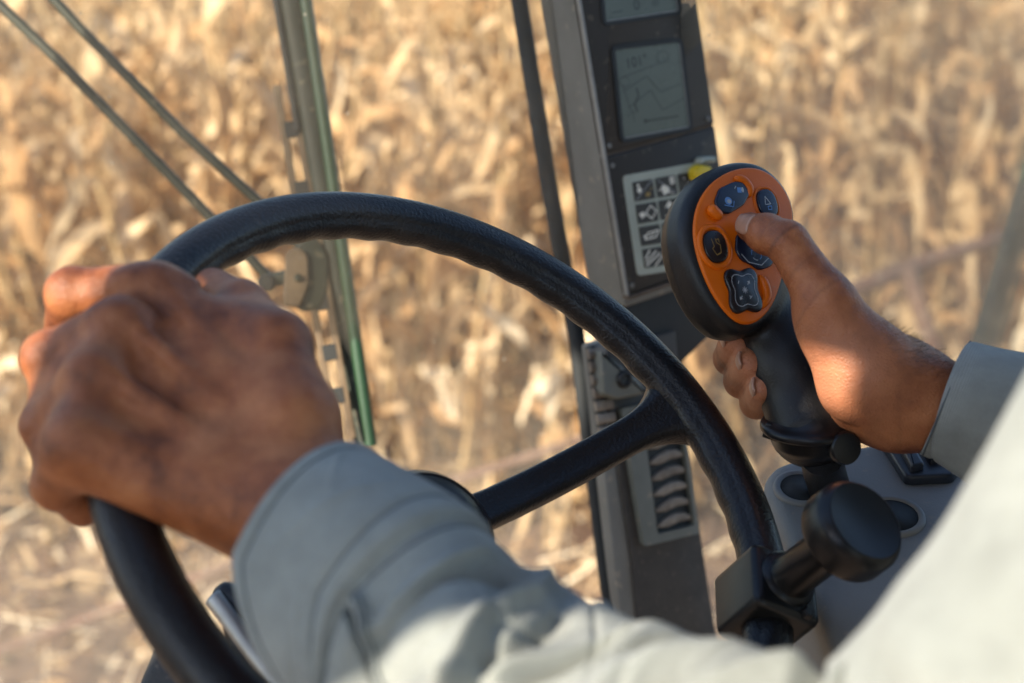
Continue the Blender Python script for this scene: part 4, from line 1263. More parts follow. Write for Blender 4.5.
def rails():
    v, f = tube(bez([P(1075, 40, 1.62), P(1024, 215, 1.62), P(996, 310, 1.62), P(972, 400, 1.62), P(950, 520, 1.64)], 30), .0165, 18)
    tag(build('handrail', v, f, M['green']), 'green painted tube slanting outside the side window at the far right', 'handrail')
    # harvesting head seen through the glass: a dusty red frame of bars over the stubble
    t = thing('harvester_header', 'faded red bars of the harvesting head low in front of the maize', 'header', P(800, 330, 3.3))
    def bar(name, a, b, r, mat=M['red']):
        v, f = tube(np.array([a, b]), r, 12); return build(name, v, f, mat, t, auto=50)
    bar('cross_bar', P(800, 312, 3.3), P(925, 262, 3.5), .020)
    bar('cross_bar', P(925, 262, 3.5), P(1120, 200, 3.8), .018)
    bar('upright', P(908, 268, 3.45), P(940, 372, 3.45), .022)
    bar('frame_beam', P(-330, 775, 4.4), P(440, 486, 4.4), .014, M['red'])
    bar('frame_beam', P(440, 486, 4.4), P(640, 420, 4.5), .014, M['red'])


def column():
    # dark column shroud with a bright trim, low behind the wheel
    t = thing('steering_column', 'black steering column shroud with a bright metal trim edge below the wheel', 'steering column', P(330, 900, .80))
    v, f = tube(bez([WC - WN * .088, WC - WN * .16 - np.array([.0, .03, 0]), P(400, 830, .86), P(330, 960, .95)], 16), np.linspace(.036, .06, 16), 28); build('shroud', v, f, M['black'], t, auto=50)
    ed = np.array([P(207, 588, .70), P(218, 580, .70), P(244, 600, .70), P(282, 640, .695), P(330, 700, .69), P(360, 760, .69), P(300, 760, .71), P(236, 660, .71)])
    pl = Pl(P(250, 640, .70), [1, 0, 0], nrm([-.35, .35, .85]))
    o = roundpoly(pl.pixs([(206, 590), (220, 577), (262, 598), (300, 640), (380, 730), (380, 800), (300, 800), (232, 668)]), .006, 6)
    v, f = prism(pl, o, -.03, 0, .006, 5); lv = build('tilt_cover', v, recalc(v, f), M['black_gloss'], t, auto=50)
    q3 = np.array([pl.to3(pl.pix(*q), .0018)[0] for q in ((215, 598), (226, 612), (252, 648), (292, 700), (330, 760))])
    v, f = tube(bez(q3, 20), [[.0050, .0030]] * 20, 10)
    build('trim', v, f, M['chrome'], lv)
    # dark floor pedestal lower left
    pl = Pl(P(175, 665, .98), [1, 0, 0], nrm([0, .5, .85]))
    v, f = prism(pl, roundpoly(pl.pixs([(158, 632), (205, 628), (330, 760), (330, 860), (120, 860), (134, 690)]), .01), -.08, 0, .008); 
    build('pedestal', v, recalc(v, f), M['panel_low'], t, auto=50)
# ------------------------------------------------------------------ the driver
def left_hand():
    """left hand closed over the rim, back of the hand to the camera"""
    S = SDF(P(190, 420, .62) - [.105, .10, .14], P(190, 420, .62) + [.115, .105, .125], .0012)
    def ring(deg, e, n):
        c, ev, tg = rim(deg); return c + ev * e * .001 + WN * n * .001
    wrist = P(277, 489, .600)
    fore = P(372, 556, .553)
    fingers = [(149.5, [(0, 37), (32, 13), (27, -17), (3, -27)], (.0130, .0112, .0096, .0080)),
               (157.8, [(9, 36), (31, 1), (20, -24), (0, -27)], (.0134, .0116, .0098, .0080)),
               (166.0, [(16, 31), (26, -8), (9, -28), (-6, -26)], (.0134, .0112, .0094, .0078)),
               (174.0, [(21, 24), (22, -11), (7, -27), (-6, -24)], (.0130, .0104, .0086, .0072))]
    mcps = []
    for deg, pts, rs in fingers:
        J = [ring(deg, *p) for p in pts]; mcps.append(J[0])
        S.chain(J, rs, k=.0035)
        S.ellip(J[1] + WN * .001, [WU, WV, WN], [rs[1] * 1.08] * 3, k=.003)
    nb = nrm(np.cross(mcps[3] - mcps[0], wrist - (mcps[0] + mcps[3]) / 2))
    if nb[2] < 0: nb = -nb
    wr = [wrist + P(300, 462, .6) * 0 + (P(296, 456, .600) - wrist) * f for f in (0.75, .3, -.2, -.75)]
    for i, (mc, w_) in enumerate(zip(mcps, wr)):
        S.cap(mc - nb * .004, w_ - nb * .004, .0118, .0150, k=.0075, flat=(nb, .92))
        S.ellip(mc + nb * .0035, [nb, mcps[3] - mcps[0], wrist - mc], [.0085, .0085, .0110], k=.006)   # knuckle
        S.cap(mc + nb * .0082, mc * .30 + w_ * .70 + nb * .0090, .0040, .0030, k=.0055)                  # tendon
    pj = [ring(d, *p[1]) for d, p, r in fingers]
    for i in range(1, 3): S.cap((pj[i] + pj[i + 1]) / 2, (mcps[i] + mcps[i + 1]) / 2, .0085, .0105, k=.006)
    for i in range(3):   # webs and hollows between the knuckles
        a = (mcps[i] + mcps[i + 1]) / 2
        S.cap(a - nb * .009, a * .4 + (wr[i] + wr[i + 1]) / 2 * .6 - nb * .008, .0105, .0135, k=.007)
    S.cap(mcps[3] - nb * .008, wrist + (mcps[3] - wrist) * .10 + P(262, 525, .6) * .5 - P(277, 489, .6) * .5 - nb * .006, .0150, .0190, k=.012)   # little-finger edge of the hand
    # thumb along the near side of the rim
    th = [P(294, 422, .605), P(276, 346, .628), P(243, 306, .660), P(213, 286, .688)]
    S.chain(th, (.0185, .0140, .0112, .0090), k=.006)
    S.cap(th[0], mcps[0] * .6 + wrist * .4, .017, .012, k=.012)
    S.cap(th[1], mcps[0] - nb * .008, .0115, .0105, k=.012)
    # wrist and start of the forearm (flattened)
    ax = nrm(fore - wrist); S.cap(wrist, fore, .0300, .0315, k=.014, flat=(nb, .80))
    S.cap(wrist + (mcps[3] - wrist) * .25, wrist, .021, .024, k=.014, flat=(nb, .85))
    S.ellip(P(262, 520, .592) + nb * .010, [nb, ax, np.cross(nb, ax)], [.009, .011, .009], k=.008)       # wrist bone
    v, f = S.mesh(2)
    J = [ring(d, *p[1]) for d, p, r in fingers]
    return v, f, fore - ax * .012, ax, dict(nail=(th[3], th[2]), mcps=mcps, pips=J, nb=nb, th=th)


def right_hand():
    """right hand round the joystick, thumb on the orange face"""
    side = nrm(np.cross(GAX, [0, 0, 1.0])); 
    if side[0] < 0: side = -side
    cam = nrm(np.cross(side, GAX)); 
    if cam[2] < 0: cam = -cam
    S = SDF(P(825, 330, .80) - [.085, .085, .10], P(825, 330, .80) + [.125, .085, .075], .0012)
    def at(t, r, c): return GT + GAX * t + side * r * .001 + cam * c * .001
    wrist = P(902, 392, .795); fore = P(1010, 432, .787)
    F = [(-.016, [(34, -20), (2, -36), (-14, -34), (-18, -26)], (.0115, .0098, .0088, .0076)),
         (.007, [(34, -24), (-1, -38), (-27, -22), (-26, 7)], (.0124, .0112, .0104, .0094)),
         (.0235, [(33, -22), (-2, -36), (-26, -19), (-22.5, 8)], (.0122, .0112, .0104, .0094)),
         (.0400, [(31, -18), (-1, -33), (-22.5, -17), (-20.5, 6)], (.0112, .0102, .0094, .0084))]
    mc, tips = [], []
    for t, pts, rs in F:
        J = [at(t, *p) for p in pts]; mc.append(J[0]); tips.append((J[3], J[2]))
        S.chain(J, rs, k=.0028)
    for i, m_ in enumerate(mc):
        S.cap(m_, wrist + (P(890, 430, .80) - wrist) * (-.4 + .33 * i), .0125, .0165, k=.012)
    # palm wall beside the grip, heel of the hand, thenar mass
    S.cap(at(.030, 33, 2), at(.070, 33, 4), .0125, .0135, k=.012)
    S.cap(P(852, 408, .804), P(890, 414, .800), .0150, .0180, k=.014)
    # thumb
    c, e = JPL.pix(748, 236), JPL.en
    tip = JPL.to3(JPL.pix(738, 233), .0112)[0]; ip = P(787, 242, .782); mp = P(826, 302, .776); cm = P(872, 366, .782)
    S.chain([cm, mp, ip], (.0215, .0150, .0116), k=.008)
    S.cap(ip, tip + (ip - tip) * .45, .0112, .0112, k=.004); S.cap(tip + (ip - tip) * .45, tip, .0112, .0088, k=.004, flat=(JPL.en, .86))
    S.ellip(P(838, 350, .780), [mp - cm, [0, 0, 1], np.cross(mp - cm, [0, 0, 1])], [.030, .0165, .0165], k=.012)
    S.ellip(P(853, 388, .782), [[1, 0, 0], [0, 1, 0], [0, 0, 1]], [.019, .019, .015], k=.012)
    ax = nrm(fore - wrist); nb = nrm(np.cross(ax, [0, 0, 1.0]))
    S.cap(wrist, fore, .0245, .0265, k=.016, flat=([0, 0, 1], 1.12))
    S.cap(cm, wrist, .0205, .0225, k=.014)
    v, f = S.mesh(2)
    return v, f, fore - ax * .012, ax, dict(tips=tips, thumb=(tip, ip, mp, cm), wrist=wrist)


LS = np.array([P(314, 562, .578), P(386, 604, .557), P(452, 672, .538), P(600, 772, .50), P(800, 850, .455), P(950, 880, .425), P(1050, 805, .412), P(1190, 605, .40), P(1410, 330, .39), P(1560, 60, .39)])
S_L = P(1560, 60, .39)
S_R = S_L + .38 * np.array([.62, .78 * _sn, -.78 * _cs])
E_R = np.array([.44, -.125, -.76])


def open_cut(v, f, p, n):
    """cut a closed hand open across the forearm and return the ordered edge loop"""
    bm = bmesh.new()
    vs = [bm.verts.new(q) for q in v]
    for q in f: bm.faces.new([vs[i] for i in q])
    bmesh.ops.bisect_plane(bm, geom=bm.verts[:] + bm.edges[:] + bm.faces[:], dist=1e-6, plane_co=Vector(p), plane_no=Vector(n), clear_outer=True)
    return bm


def bodymesh(skin):
    lv, lf, lp, la, li = left_hand()
    rv, rf, rp, ra, ri = right_hand()
    bl, br = open_cut(lv, lf, lp, la), open_cut(rv, rf, rp, ra)
    bm = bmesh.new()
    ends = []
    for b, p in ((bl, lp), (br, rp)):
        mp = {}
        for x in b.verts: mp[x] = bm.verts.new(x.co)
        for q in b.faces: bm.faces.new([mp[x] for x in q.verts])
        ends.append([(mp[e.verts[0]], mp[e.verts[1]]) for e in b.edges if e.is_boundary])
        b.free()
    neck = (S_L + S_R) / 2
    up = np.array([0, _cs, _sn])
    path = bez([lp + la * .012, P(455, 668, .537), LS[3] + [0, -.004, 0], LS[4], LS[5], LS[6], LS[7], LS[8], S_L, S_L * .75 + S_R * .25 - up * .09, neck - up * .13, S_R * .75 + S_L * .25 - up * .09, S_R, S_R * .6 + E_R * .4 + [.03, 0, 0], E_R, E_R * .5 + (rp + ra * .014) * .5 + [.0, -.008, 0], rp + ra * .014], 110)
    rad = np.interp(np.linspace(0, 16, 110), range(17), [.025, .026, .029, .033, .040, .040, .042, .044, .046, .060, .070, .060, .046, .044, .038, .034, .026])
    tv, tf = tube(path, rad, 40, cap=False)
    V = [bm.verts.new(q) for q in tv]
    for q in tf: bm.faces.new([V[i] for i in q])
    bm.edges.ensure_lookup_table()
    r0 = [bm.edges.get((V[j], V[(j + 1) % 40])) for j in range(40)]
    k = (110 - 1) * 40; r1 = [bm.edges.get((V[k + j], V[k + (j + 1) % 40])) for j in range(40)]
    for ed, rr in ((ends[0], r0), (ends[1], r1)):
        e0 = [bm.edges.get(p) for p in ed]
        bmesh.ops.bridge_loops(bm, edges=e0 + rr)
    bmesh.ops.recalc_face_normals(bm, faces=bm.faces)
    bm.verts.index_update()
    v = np.array([x.co[:] for x in bm.verts]); f = [[x.index for x in q.verts] for q in bm.faces]
    bm.free()
    return v, f, li, ri


def set_attr(o, name, val):
    a = o.data.attributes.new(name, 'FLOAT', 'POINT'); a.data.foreach_set('value', np.asarray(val, np.float32))


def nail(center, back, out, w, l, name, parent):
    """a small curved nail plate"""
    d = nrm(center - back); out = nrm(out - d * (out @ d)); s = np.cross(d, out)
    n, m = 10, 10; v = []
    for i in range(n):
        for j in range(m):
            a, b = i / (n - 1) * 2 - 1, j / (m - 1) * 2 - 1
            ww = w * (1 - .35 * max(0, abs(a)) ** 3)
            x = b * ww
            v.append(center + d * a * l + s * x - out * (x * x / (w * 3.0) + .0012 * max(0, a) ** 2 + .0012 * max(0, -a) ** 3))
    v = np.array(v); v2 = v - out * .0012; N = len(v)
    f = [(i * m + j, (i + 1) * m + j, (i + 1) * m + j + 1, i * m + j + 1) for i in range(n - 1) for j in range(m - 1)]
    f += [tuple(N + x for x in q[::-1]) for q in f]
    for i in range(n - 1):
        f += [(i * m, i * m + N, (i + 1) * m + N, (i + 1) * m), (i * m + m - 1, (i + 1) * m + m - 1, (i + 1) * m + m - 1 + N, i * m + m - 1 + N)]
    for j in range(m - 1):
        f += [(j, j + 1, j + 1 + N, j + N), ((n - 1) * m + j, (n - 1) * m + j + N, (n - 1) * m + j + 1 + N, (n - 1) * m + j + 1)]
    build(name, np.vstack([v, v2]), recalc(np.vstack([v, v2]), f), M['nail'], parent)


def sleeve_left():
    """left sleeve: cuff, loose forearm, bent elbow, upper arm - one cloth tube with modelled folds"""
    n, seg = 560, 300
    path = bez(LS, n)
    L = np.concatenate([[0], np.cumsum(np.linalg.norm(np.diff(path, axis=0), axis=1))])
    T, A, B = frames(path)
    # angle 0 faces the camera, 90 degrees points to the upper edge in the picture
    back = np.array([0, 0, 1.0])
    A2 = back[None] - T * (T @ back)[:, None]; A2 /= np.linalg.norm(A2, axis=1)[:, None]
    B2 = np.cross(A2, T)
    up = np.where((B2[:, 1] - B2[:, 0] * .2 > 0), 1, -1); B2 *= np.where(B2[:, 1] * 1 - B2[:, 0] * .5 > 0, 1, -1)[:, None]
    s = L[:, None]; ph = (np.arange(seg) / seg * 2 * PI)[None]
    wrap = lambda a: (a + PI) % (2 * PI) - PI
    rad = np.interp(L, [0, .03, .07, .12, .18, .24, .29, .35, .45, .6], [.0495, .0485, .0490, .0525, .0560, .0600, .0650, .0690, .0680, .074])[:, None] + 0 * ph
    d = np.zeros_like(rad)
    dg = math.radians
    # (s at phi=60deg, slope ds/dphi, phi centre, phi half-width, sigma, height)
    folds = [(.075, .018, 55, 60, .0048, .0050), (.088, .020, 60, 70, .0060, -.0050), (.103, -.022, 52, 60, .0045, .0085), (.116, -.015, 50, 60, .0050, -.0070), (.131, .034, 42, 70, .0060, .0090), (.149, .034, 40, 65, .0058, -.0065),
             (.166, .028, 40, 70, .0085, .0070), (.184, .040, 40, 70, .0075, -.0055), (.138, .030, 50, 30, .0050, -.0150), (.152, .030, 52, 28, .0070, .0090), (.205, .03, -5, 45, .0050, -.0090), (.190, .03, 0, 45, .0065, .0070), (.118, -.03, 10, 40, .0042, -.0060), (.240, -.02, 0, 45, .0052, -.0085), (.196, .044, 50, 70, .0075, .0110), (.218, .02, 50, 80, .0042, -.0105), (.232, .03, 40, 70, .0062, .0095),
             (.252, -.02, 40, 80, .0055, -.0085), (.270, .02, 50, 80, .008, .0080), (.296, .0, 30, 90, .008, -.006), (.325, .02, 20, 90, .011, .005), (.360, -.03, 10, 80, .010, -.004)]
    for (s0, sl, pc, pw, sg, h) in folds:
        q = wrap(ph - dg(pc)); cen = s0 + sl * q + .006 * np.sin(3.1 * q + s0 * 60)
        win = np.exp(-(q / dg(pw)) ** 4)
        d += h * win * np.exp(-((s - cen) / sg) ** 2)
    d *= 1 - .72 * np.clip((np.abs(wrap(ph - dg(30))) - dg(38)) / dg(34), 0, 1)
    r = np.random.default_rng(3)
    for k in range(26):      # irregular cloth swell
        a, b, p0 = r.integers(1, 5), r.uniform(8, 60), r.uniform(0, 6.28)
        d += .0032 / (1 + b / 22) * np.sin(b * s + a * ph + p0) * np.clip((s - .05) / .05, .15, 1)
    for k in range(130):     # short sharp creases
        c0, p0 = r.uniform(.002, .29), r.uniform(-PI, PI); q = wrap(ph - p0); sl = r.normal(0, .022); wd = dg(r.uniform(8, 32)); sg = r.uniform(.0012, .0032)
        amp = r.uniform(.0007, .0020) * (.45 if c0 < .05 else 1) * (1 if r.random() < .6 else -1)
        d += amp * np.exp(-(q / wd) ** 2) * np.exp(-((s - c0 - sl * q) / sg) ** 2)
    # cuff: double cloth edge with a stitched seam
    d += .0022 * np.clip((.047 - s) / .002, 0, 1)
    d -= .0022 * np.exp(-((s - .0478) / .0016) ** 2)
    d -= .0010 * np.exp(-((s - .006) / .0010) ** 2) + .0012 * np.exp(-((s - .0405) / .0010) ** 2)
    # placket slit running up from the cuff
    pc = wrap(ph - dg(-4) + (s - .05) * 8.0)
    slit = np.clip((s - .048) / .004, 0, 1) * np.clip((.150 - s) / .01, 0, 1)
    d -= .0140 * slit * np.exp(-(pc / (.030 + .5 * np.clip(s - .05, 0, .08))) ** 2); d += .0050 * slit * np.exp(-((pc - .12) / .07) ** 2)
    R = rad + d
    SK = .046 * np.clip(-np.sin(ph), 0, 1) ** 1.3
    V = path[:, None] + (np.cos(ph) * R)[..., None] * A2[:, None] + (np.sin(ph) * R)[..., None] * B2[:, None] + (SK * np.exp(-(s / .055) ** 2))[..., None] * T[0]
    # inner layer of the cuff, turned in
    ins = path[None, 0] * 0
    rows = []
    for k, (dr, ds) in enumerate([(-.0012, -.0008), (-.0030, .0), (-.0045, .02), (-.0060, .05)]):
        i = int(np.searchsorted(L, max(ds, 0))); RR = R[i] + dr
        rows.append(path[i][None] + (np.cos(ph[0]) * RR)[:, None] * A2[i][None] + (np.sin(ph[0]) * RR)[:, None] * B2[i][None] + T[0] * min(ds, 0) + SK[0][:, None] * T[0] * math.exp(-(max(ds, 0) / .055) ** 2))
    V = np.concatenate([np.array(rows[::-1]), V]); n2 = len(V)
    w = np.stack([np.broadcast_to(np.concatenate([[-.05, -.02, -.001, -.0005], L])[:, None], (n2, seg)), np.broadcast_to(ph * .055, (n2, seg)), np.zeros((n2, seg))], -1)
    f = [(i * seg + j, i * seg + (j + 1) % seg, (i + 1) * seg + (j + 1) % seg, (i + 1) * seg + j) for i in range(n2 - 1) for j in range(seg)]
    stitches = []
    for s0 in (.0055, .0400, .0492):
        stitches.append(V[4 + int(np.searchsorted(L, s0))].copy())
    Vg = V[4:]
    lines = []
    for off in (.13, .17):
        rows_ = [i for i in range(n) if .050 < L[i] < .128]
        lines.append(np.array([Vg[i, int(round(((off + dg(-4) - (L[i] - .05) * 8.0) % (2 * PI)) / (2 * PI) * seg)) % seg] for i in rows_]))
    return V.reshape(-1, 3), f, w.reshape(-1, 3), stitches, lines


def sleeve_right(rp, ra):
    path = bez([P(944, 398, .792), P(985, 415, .786), rp * .4 + E_R * .6, E_R + [.01, -.01, 0], E_R * .6 + S_R * .4, S_R], 160)
    L = np.concatenate([[0], np.cumsum(np.linalg.norm(np.diff(path, axis=0), axis=1))])
    T, A, B = frames(path); seg = 120; s = L[:, None]; ph = (np.arange(seg) / seg * 2 * PI)[None]
    rad = np.interp(L, [0, .05, .15, .25, .4, .6], [.0325, .036, .046, .055, .062, .070])[:, None] + 0 * ph
    r = np.random.default_rng(5)
    for k in range(22): rad = rad + .0028 / (1 + k / 9) * np.sin(r.uniform(10, 60) * s + r.integers(1, 4) * ph + r.uniform(0, 6)) * np.clip(s / .05, .05, 1)
    rad = rad + .0016 * np.clip((.058 - s) / .002, 0, 1) - .0009 * np.exp(-((s - .0045) / .0008) ** 2)
    V = path[:, None] + (np.cos(ph) * rad)[..., None] * A[:, None] + (np.sin(ph) * rad)[..., None] * B[:, None]
    rows = []
    for dr, i in ((-.0012, 0), (-.0028, 1), (-.005, 8)):
        rows.append(path[i][None] + (np.cos(ph[0]) * (rad[i] + dr))[:, None] * A[i][None] + (np.sin(ph[0]) * (rad[i] + dr))[:, None] * B[i][None])
    V = np.concatenate([np.array(rows[::-1]), V]); n2 = len(V)
    w = np.stack([np.broadcast_to(np.concatenate([[-.02, -.01, -.001], L])[:, None], (n2, seg)), np.broadcast_to(ph * .04, (n2, seg)), np.zeros((n2, seg))], -1)
    f = [(i * seg + j, i * seg + (j + 1) % seg, (i + 1) * seg + (j + 1) % seg, (i + 1) * seg + j) for i in range(n2 - 1) for j in range(seg)]
    # a dark stitched line round the cuff edge
    st = path[2][None] + (np.cos(ph[0]) * (rad[2] + .0002))[:, None] * A[2][None] + (np.sin(ph[0]) * (rad[2] + .0002))[:, None] * B[2][None]
    return V.reshape(-1, 3), f, w.reshape(-1, 3), st


def person():
    v, f, li, ri = bodymesh(None)
    o = build('person', v, f, M['skin'], None, origin=P(200, 430, .62))
    tag(o, 'person in a grey green shirt holding the steering wheel and the joystick', 'person')
    # darker knuckle skin and finger creases, paler palm side
    cr = np.zeros(len(v)); pa = np.zeros(len(v))
    for p in li['mcps']: cr += .30 * np.exp(-(np.linalg.norm(v - (p + li['nb'] * .014), axis=1) / .011) ** 2)
    for p in li['pips']: cr += .55 * np.exp(-(np.linalg.norm(v - (p + WN * .006), axis=1) / .009) ** 2)
    tip, ip, mp, cm = ri['thumb']
    tn, _ = ri['thumb'][0], 0
    for q, rr, k in ((ip, .006, .5), (ip * .5 + mp * .5, .005, .25), (mp, .006, .25)):
        ax = nrm(mp - tip); cr += k * np.exp(-(((v - q) @ ax) / .0012) ** 2) * (np.linalg.norm(v - q, axis=1) < .022)
    pc = P(838, 372, .77)
    pa += .75 * np.exp(-(np.linalg.norm((v - pc) * [1, 1, .6], axis=1) / .034) ** 2)
    for t, b in ri['tips']: pa += .6 * np.exp(-(np.linalg.norm(v - t, axis=1) / .013) ** 2)
    w = ri['wrist']; ax = nrm(np.array([1, -.4, 0]))
    cr += .16 * np.exp(-(((v - P(893, 412, .78)) @ nrm([1, .18, 0])) / .0016) ** 2) * (np.linalg.norm(v - P(893, 412, .78), axis=1) < .026)
    set_attr(o, 'crease', np.clip(cr, 0, 1)); set_attr(o, 'palm', np.clip(pa, 0, 1))
    # nails
    from mathutils.bvhtree import BVHTree
    tree = BVHTree.FromPolygons([tuple(q) for q in v], f)

    def nail_on(toward, back, w_, l_, R_):
        loc, nn, _, _ = tree.ray_cast(Vector((0, 0, 0)), Vector(nrm(toward)))
        loc, nn = np.array(loc), np.array(nn)
        if nn @ loc > 0: nn = -nn
        nn = nrm(nn + np.array([0, .20, .1]))
        d = nrm(loc - back); d = nrm(d - nn * (d @ nn)); sd = np.cross(d, nn); n_ = 12; vv = []
        for i_ in range(n_):
            for j_ in range(n_):
                p_, q_ = i_ / (n_ - 1) * 2 - 1, j_ / (n_ - 1) * 2 - 1
                x = q_ * w_ * (1 - .22 * abs(p_) ** 3); pt = loc + d * p_ * l_ + sd * x
                hit, hn, _, _ = tree.find_nearest(Vector(pt - nn * x * x / (2 * R_)))
                hit, hn = np.array(hit), np.array(hn)
                if hn @ loc > 0: hn = -hn
                edge = max(abs(p_), abs(q_))
                vv.append(hit + hn * (.0007 - .0004 * edge ** 6 + (.0004 if p_ > .8 else 0)))
        ff = [(i_ * n_ + j_, (i_ + 1) * n_ + j_, (i_ + 1) * n_ + j_ + 1, i_ * n_ + j_ + 1) for i_ in range(n_ - 1) for j_ in range(n_ - 1)]
        v2 = np.array(vv) - nn * .0012; N_ = n_ * n_
        f2 = [tuple(N_ + x for x in q[::-1]) for q in ff]
        rim_ = [i_ * n_ for i_ in range(n_)] + [(n_ - 1) * n_ + j_ for j_ in range(1, n_)] + [i_ * n_ + n_ - 1 for i_ in range(n_ - 2, -1, -1)] + [j_ for j_ in range(n_ - 2, 0, -1)]
        f3 = [(rim_[k_], rim_[(k_ + 1) % len(rim_)], N_ + rim_[(k_ + 1) % len(rim_)], N_ + rim_[k_]) for k_ in range(len(rim_))]
        al = np.vstack([vv, v2]); build('fingernail', al, recalc(al, ff + f2 + f3), M['nail'], o)
    nail_on(P(743, 223, 1), ip + JPL.en * .006, .0062, .0072, .011)
    for k in (1, 2, 3):
        t, b = ri['tips'][k]; d = nrm(t - b); ou = nrm(np.array([-.85, .25, .55])); ou = nrm(ou - d * (ou @ d))
        r0 = (.0094, .0094, .0084)[k - 1]
        nail(t + d * .0022 + ou * (r0 - .0006), b + ou * (r0 - .0006), ou, .0056, .0062, 'fingernail', o)
    t, b = li['nail']; ou = nrm(np.array([.45, .55, .6])); nail(t + nrm(t - b) * .001 + ou * .0086, b + ou * .0086, ou, .0064, .0070, 'fingernail', o)
    # fine hairs on the back of the right wrist
    g = Geo(); r = np.random.default_rng(11)
    edge = bez([P(872, 318, .784), P(893, 336, .786), P(912, 344, .788), P(945, 356, .790)], 40)
    bvh_v = v
    from mathutils.bvhtree import BVHTree
    tree = BVHTree.FromPolygons([tuple(q) for q in v], f)
    for k in range(560):
        c = edge[int(r.integers(0, 40))] + r.normal(0, .0040, 3) + np.array([-.1, -.5, .5]) * r.random() ** .8 * .034
        loc, nn, _, _ = tree.find_nearest(Vector(c + [0, .003, .002]))
        if loc is None: continue
        loc, nn = np.array(loc), np.array(nn)
        if loc[0] > P(948, 0, .79)[0]: continue
        l = .003 + .0045 * r.random(); dd = nrm(nn * .8 + np.array([.5, -.1, 0]) + r.normal(0, .4, 3)); d2 = nrm(dd + np.array([.6, -.25, 0]) + r.normal(0, .3, 3))
        vv, ff = tube([loc - nn * .0004, loc + dd * l * .5, loc + dd * l * .5 + d2 * l * .5], [.00004, .000035, .00002], 3); g.add(vv, ff)
    g.done('arm_hair', M['hair'], o)
    # shirt
    a, b, wv, sts, lns = sleeve_left(); c, d, w2, st = sleeve_right(ri['wrist'], None)
    g = Geo(); g.add(a, b)
    g.add(c, d)
    up = np.array([0, _cs, _sn]); fw = np.array([-.78, .62 * _sn, -.62 * _cs]); rt = np.array([.62, .78 * _sn, -.78 * _cs])
    mid = (S_L + S_R) / 2
    tv = []; seg = 72
    rows = [(.085, .055, .055), (.06, .075, .065), (.03, .14, .085), (-.02, .195, .105), (-.10, .205, .12), (-.22, .195, .125), (-.36, .19, .125), (-.52, .195, .13)]
    rr = bez(np.array(rows), 40)
    for (h, rx, ry) in rr:
        for j in range(seg):
            q = j / seg * 2 * PI; wob = 1 + .02 * math.sin(5 * q + h * 30)
            tv.append(mid + up * h + rt * rx * math.cos(q) * wob + fw * ry * math.sin(q) * wob)
    tf = [(i * seg + j, i * seg + (j + 1) % seg, (i + 1) * seg + (j + 1) % seg, (i + 1) * seg + j) for i in range(39) for j in range(seg)]
    g.add(tv, tf)
    sh = g.done('shirt', M['shirt'], o)
    at = sh.data.attributes.new('weave', 'FLOAT_VECTOR', 'POINT')
    w3 = np.stack([np.arange(len(tv)) % seg * .017, np.arange(len(tv)) // seg * .016, np.zeros(len(tv))], 1)
    at.data.foreach_set('vector', np.concatenate([wv, w2, w3]).astype(np.float32).ravel())
    g2 = Geo()
    for q in sts:
        vv, ff = tube(np.vstack([q, q[:1]]) , .00045, 5, cap=False); g2.add(vv, ff)
    for q in lns:
        q = .25 * np.roll(q, 1, 0) + .5 * q + .25 * np.roll(q, -1, 0); vv, ff = tube(q[1:-1], .0004, 5, cap=False); g2.add(vv, ff)
    g2.done('cuff_stitching', M['thread'], sh)
    st = np.vstack([st, st[:1]]); vv, ff = tube(st, .00055, 6, cap=False); build('cuff_stitching', vv, ff, M['thread'], sh)


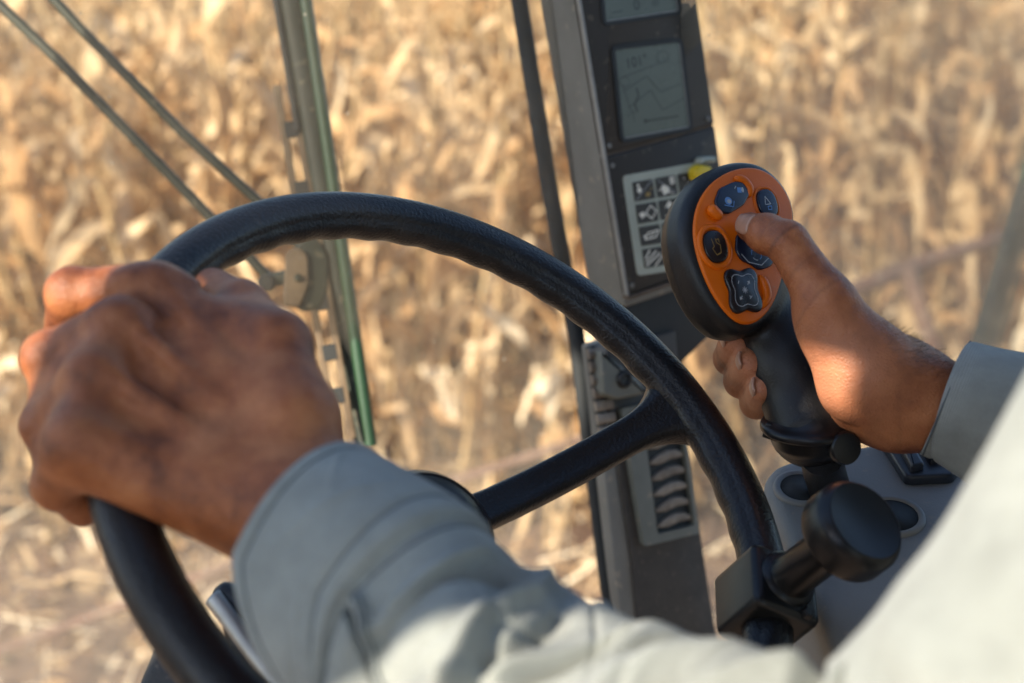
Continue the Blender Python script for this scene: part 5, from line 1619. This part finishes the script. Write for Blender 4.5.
# ------------------------------------------------------------------ unseen cab roof and added blockers that shape the sunlight
def cab():
    fw = np.array([-.78, .62, 0]) / math.hypot(.78, .62); rt = np.array([.62, .78, 0]) / math.hypot(.62, .78)
    up = np.array([0, 0, 1.0])

    def slab(name, out, axes, off, thick, label, cat):
        ea, eb, en = axes
        out = ccw(out); n = len(out)
        v = [CAM0 + ea * a + eb * b + en * (off + k) for k in (0, thick) for a, b in out]
        f = [tuple(range(n))[::-1], tuple(range(n, 2 * n))] + [(i, (i + 1) % n, n + (i + 1) % n, n + i) for i in range(n)]
        o = build(name, v, recalc(v, f), M['roof'], smooth=False, space='world')
        tag(o, label, cat)
    slab('cab_roof', [(-1.1, -.60), (.96, -.60), (.97, -.14), (.20, -.14), (.20, 1.0), (-1.1, 1.0)], (fw, rt, up), .56, .12, 'unseen beige cab roof reaching over the operator at the left, shaped to admit sky light', 'cab roof')  # unseen roof, right front cut away to let sky light in
    # unseen blockers added left of the operator shape the sun: header, notched panel, post
    slab('sun_blocker_header', [(-1.1, .503), (.96, .503), (.96, .56), (-1.1, .56)], (fw, up, rt), -.60, .03, 'unseen beige header added above the cab door to block the sun', 'light blocker')
    slab('sun_gobo_panel', [(.475, -1.1), (.475, .22), (.448, .262), (.405, .312), (.375, .36), (.36, .42), (.35, .478), (.500, .480), (.502, .436), (.536, .436), (.541, .480), (.715, .480), (.712, .398), (.672, .386), (.668, .10), (.668, -1.1)], (fw, up, rt), -.565, .025,
         'unseen beige panel added with a slanted rear edge and a notch to shape the sunlight', 'door post')
    slab('sun_blocker_post', [(.735, -1.1), (.735, .49), (.90, .49), (.90, -1.1)], (fw, up, rt), -.565, .03, 'unseen beige upright added at the front corner to block the sun', 'corner post')
# ------------------------------------------------------------------ camera and render set-up
def camera():
    c = bpy.data.cameras.new('camera'); c.lens = 50; c.sensor_width = 36; c.clip_start = .05; c.clip_end = 3000
    c.dof.use_dof = True; c.dof.focus_distance = .85; c.dof.aperture_fstop = 5.4; c.dof.aperture_blades = 0
    o = bpy.data.objects.new('camera', c); COL.objects.link(o)
    o.location = CAM0; o.rotation_euler = (math.radians(90) - PITCH, 0, 0)
    scene.camera = o


lights(); camera(); ground(); corn()
wheel(); spinner(); joystick(); console(); pillar(); glazing(); wiper(); rails(); column()
person(); cab()
scene.view_settings.view_transform = 'Standard'; scene.view_settings.look = 'None'
scene.view_settings.exposure = 0.92; scene.view_settings.gamma = 1.0; scene.view_settings.use_curve_mapping = False
scene.render.engine = 'CYCLES'
cy = scene.cycles
cy.use_denoising = True; cy.denoiser = 'OPENIMAGEDENOISE'; cy.denoising_input_passes = 'RGB_ALBEDO_NORMAL'
cy.max_bounces = 10; cy.diffuse_bounces = 4; cy.glossy_bounces = 4; cy.transparent_max_bounces = 24; cy.transmission_bounces = 4
cy.sample_clamp_indirect = 6.0
cy.caustics_reflective = False; cy.caustics_refractive = False
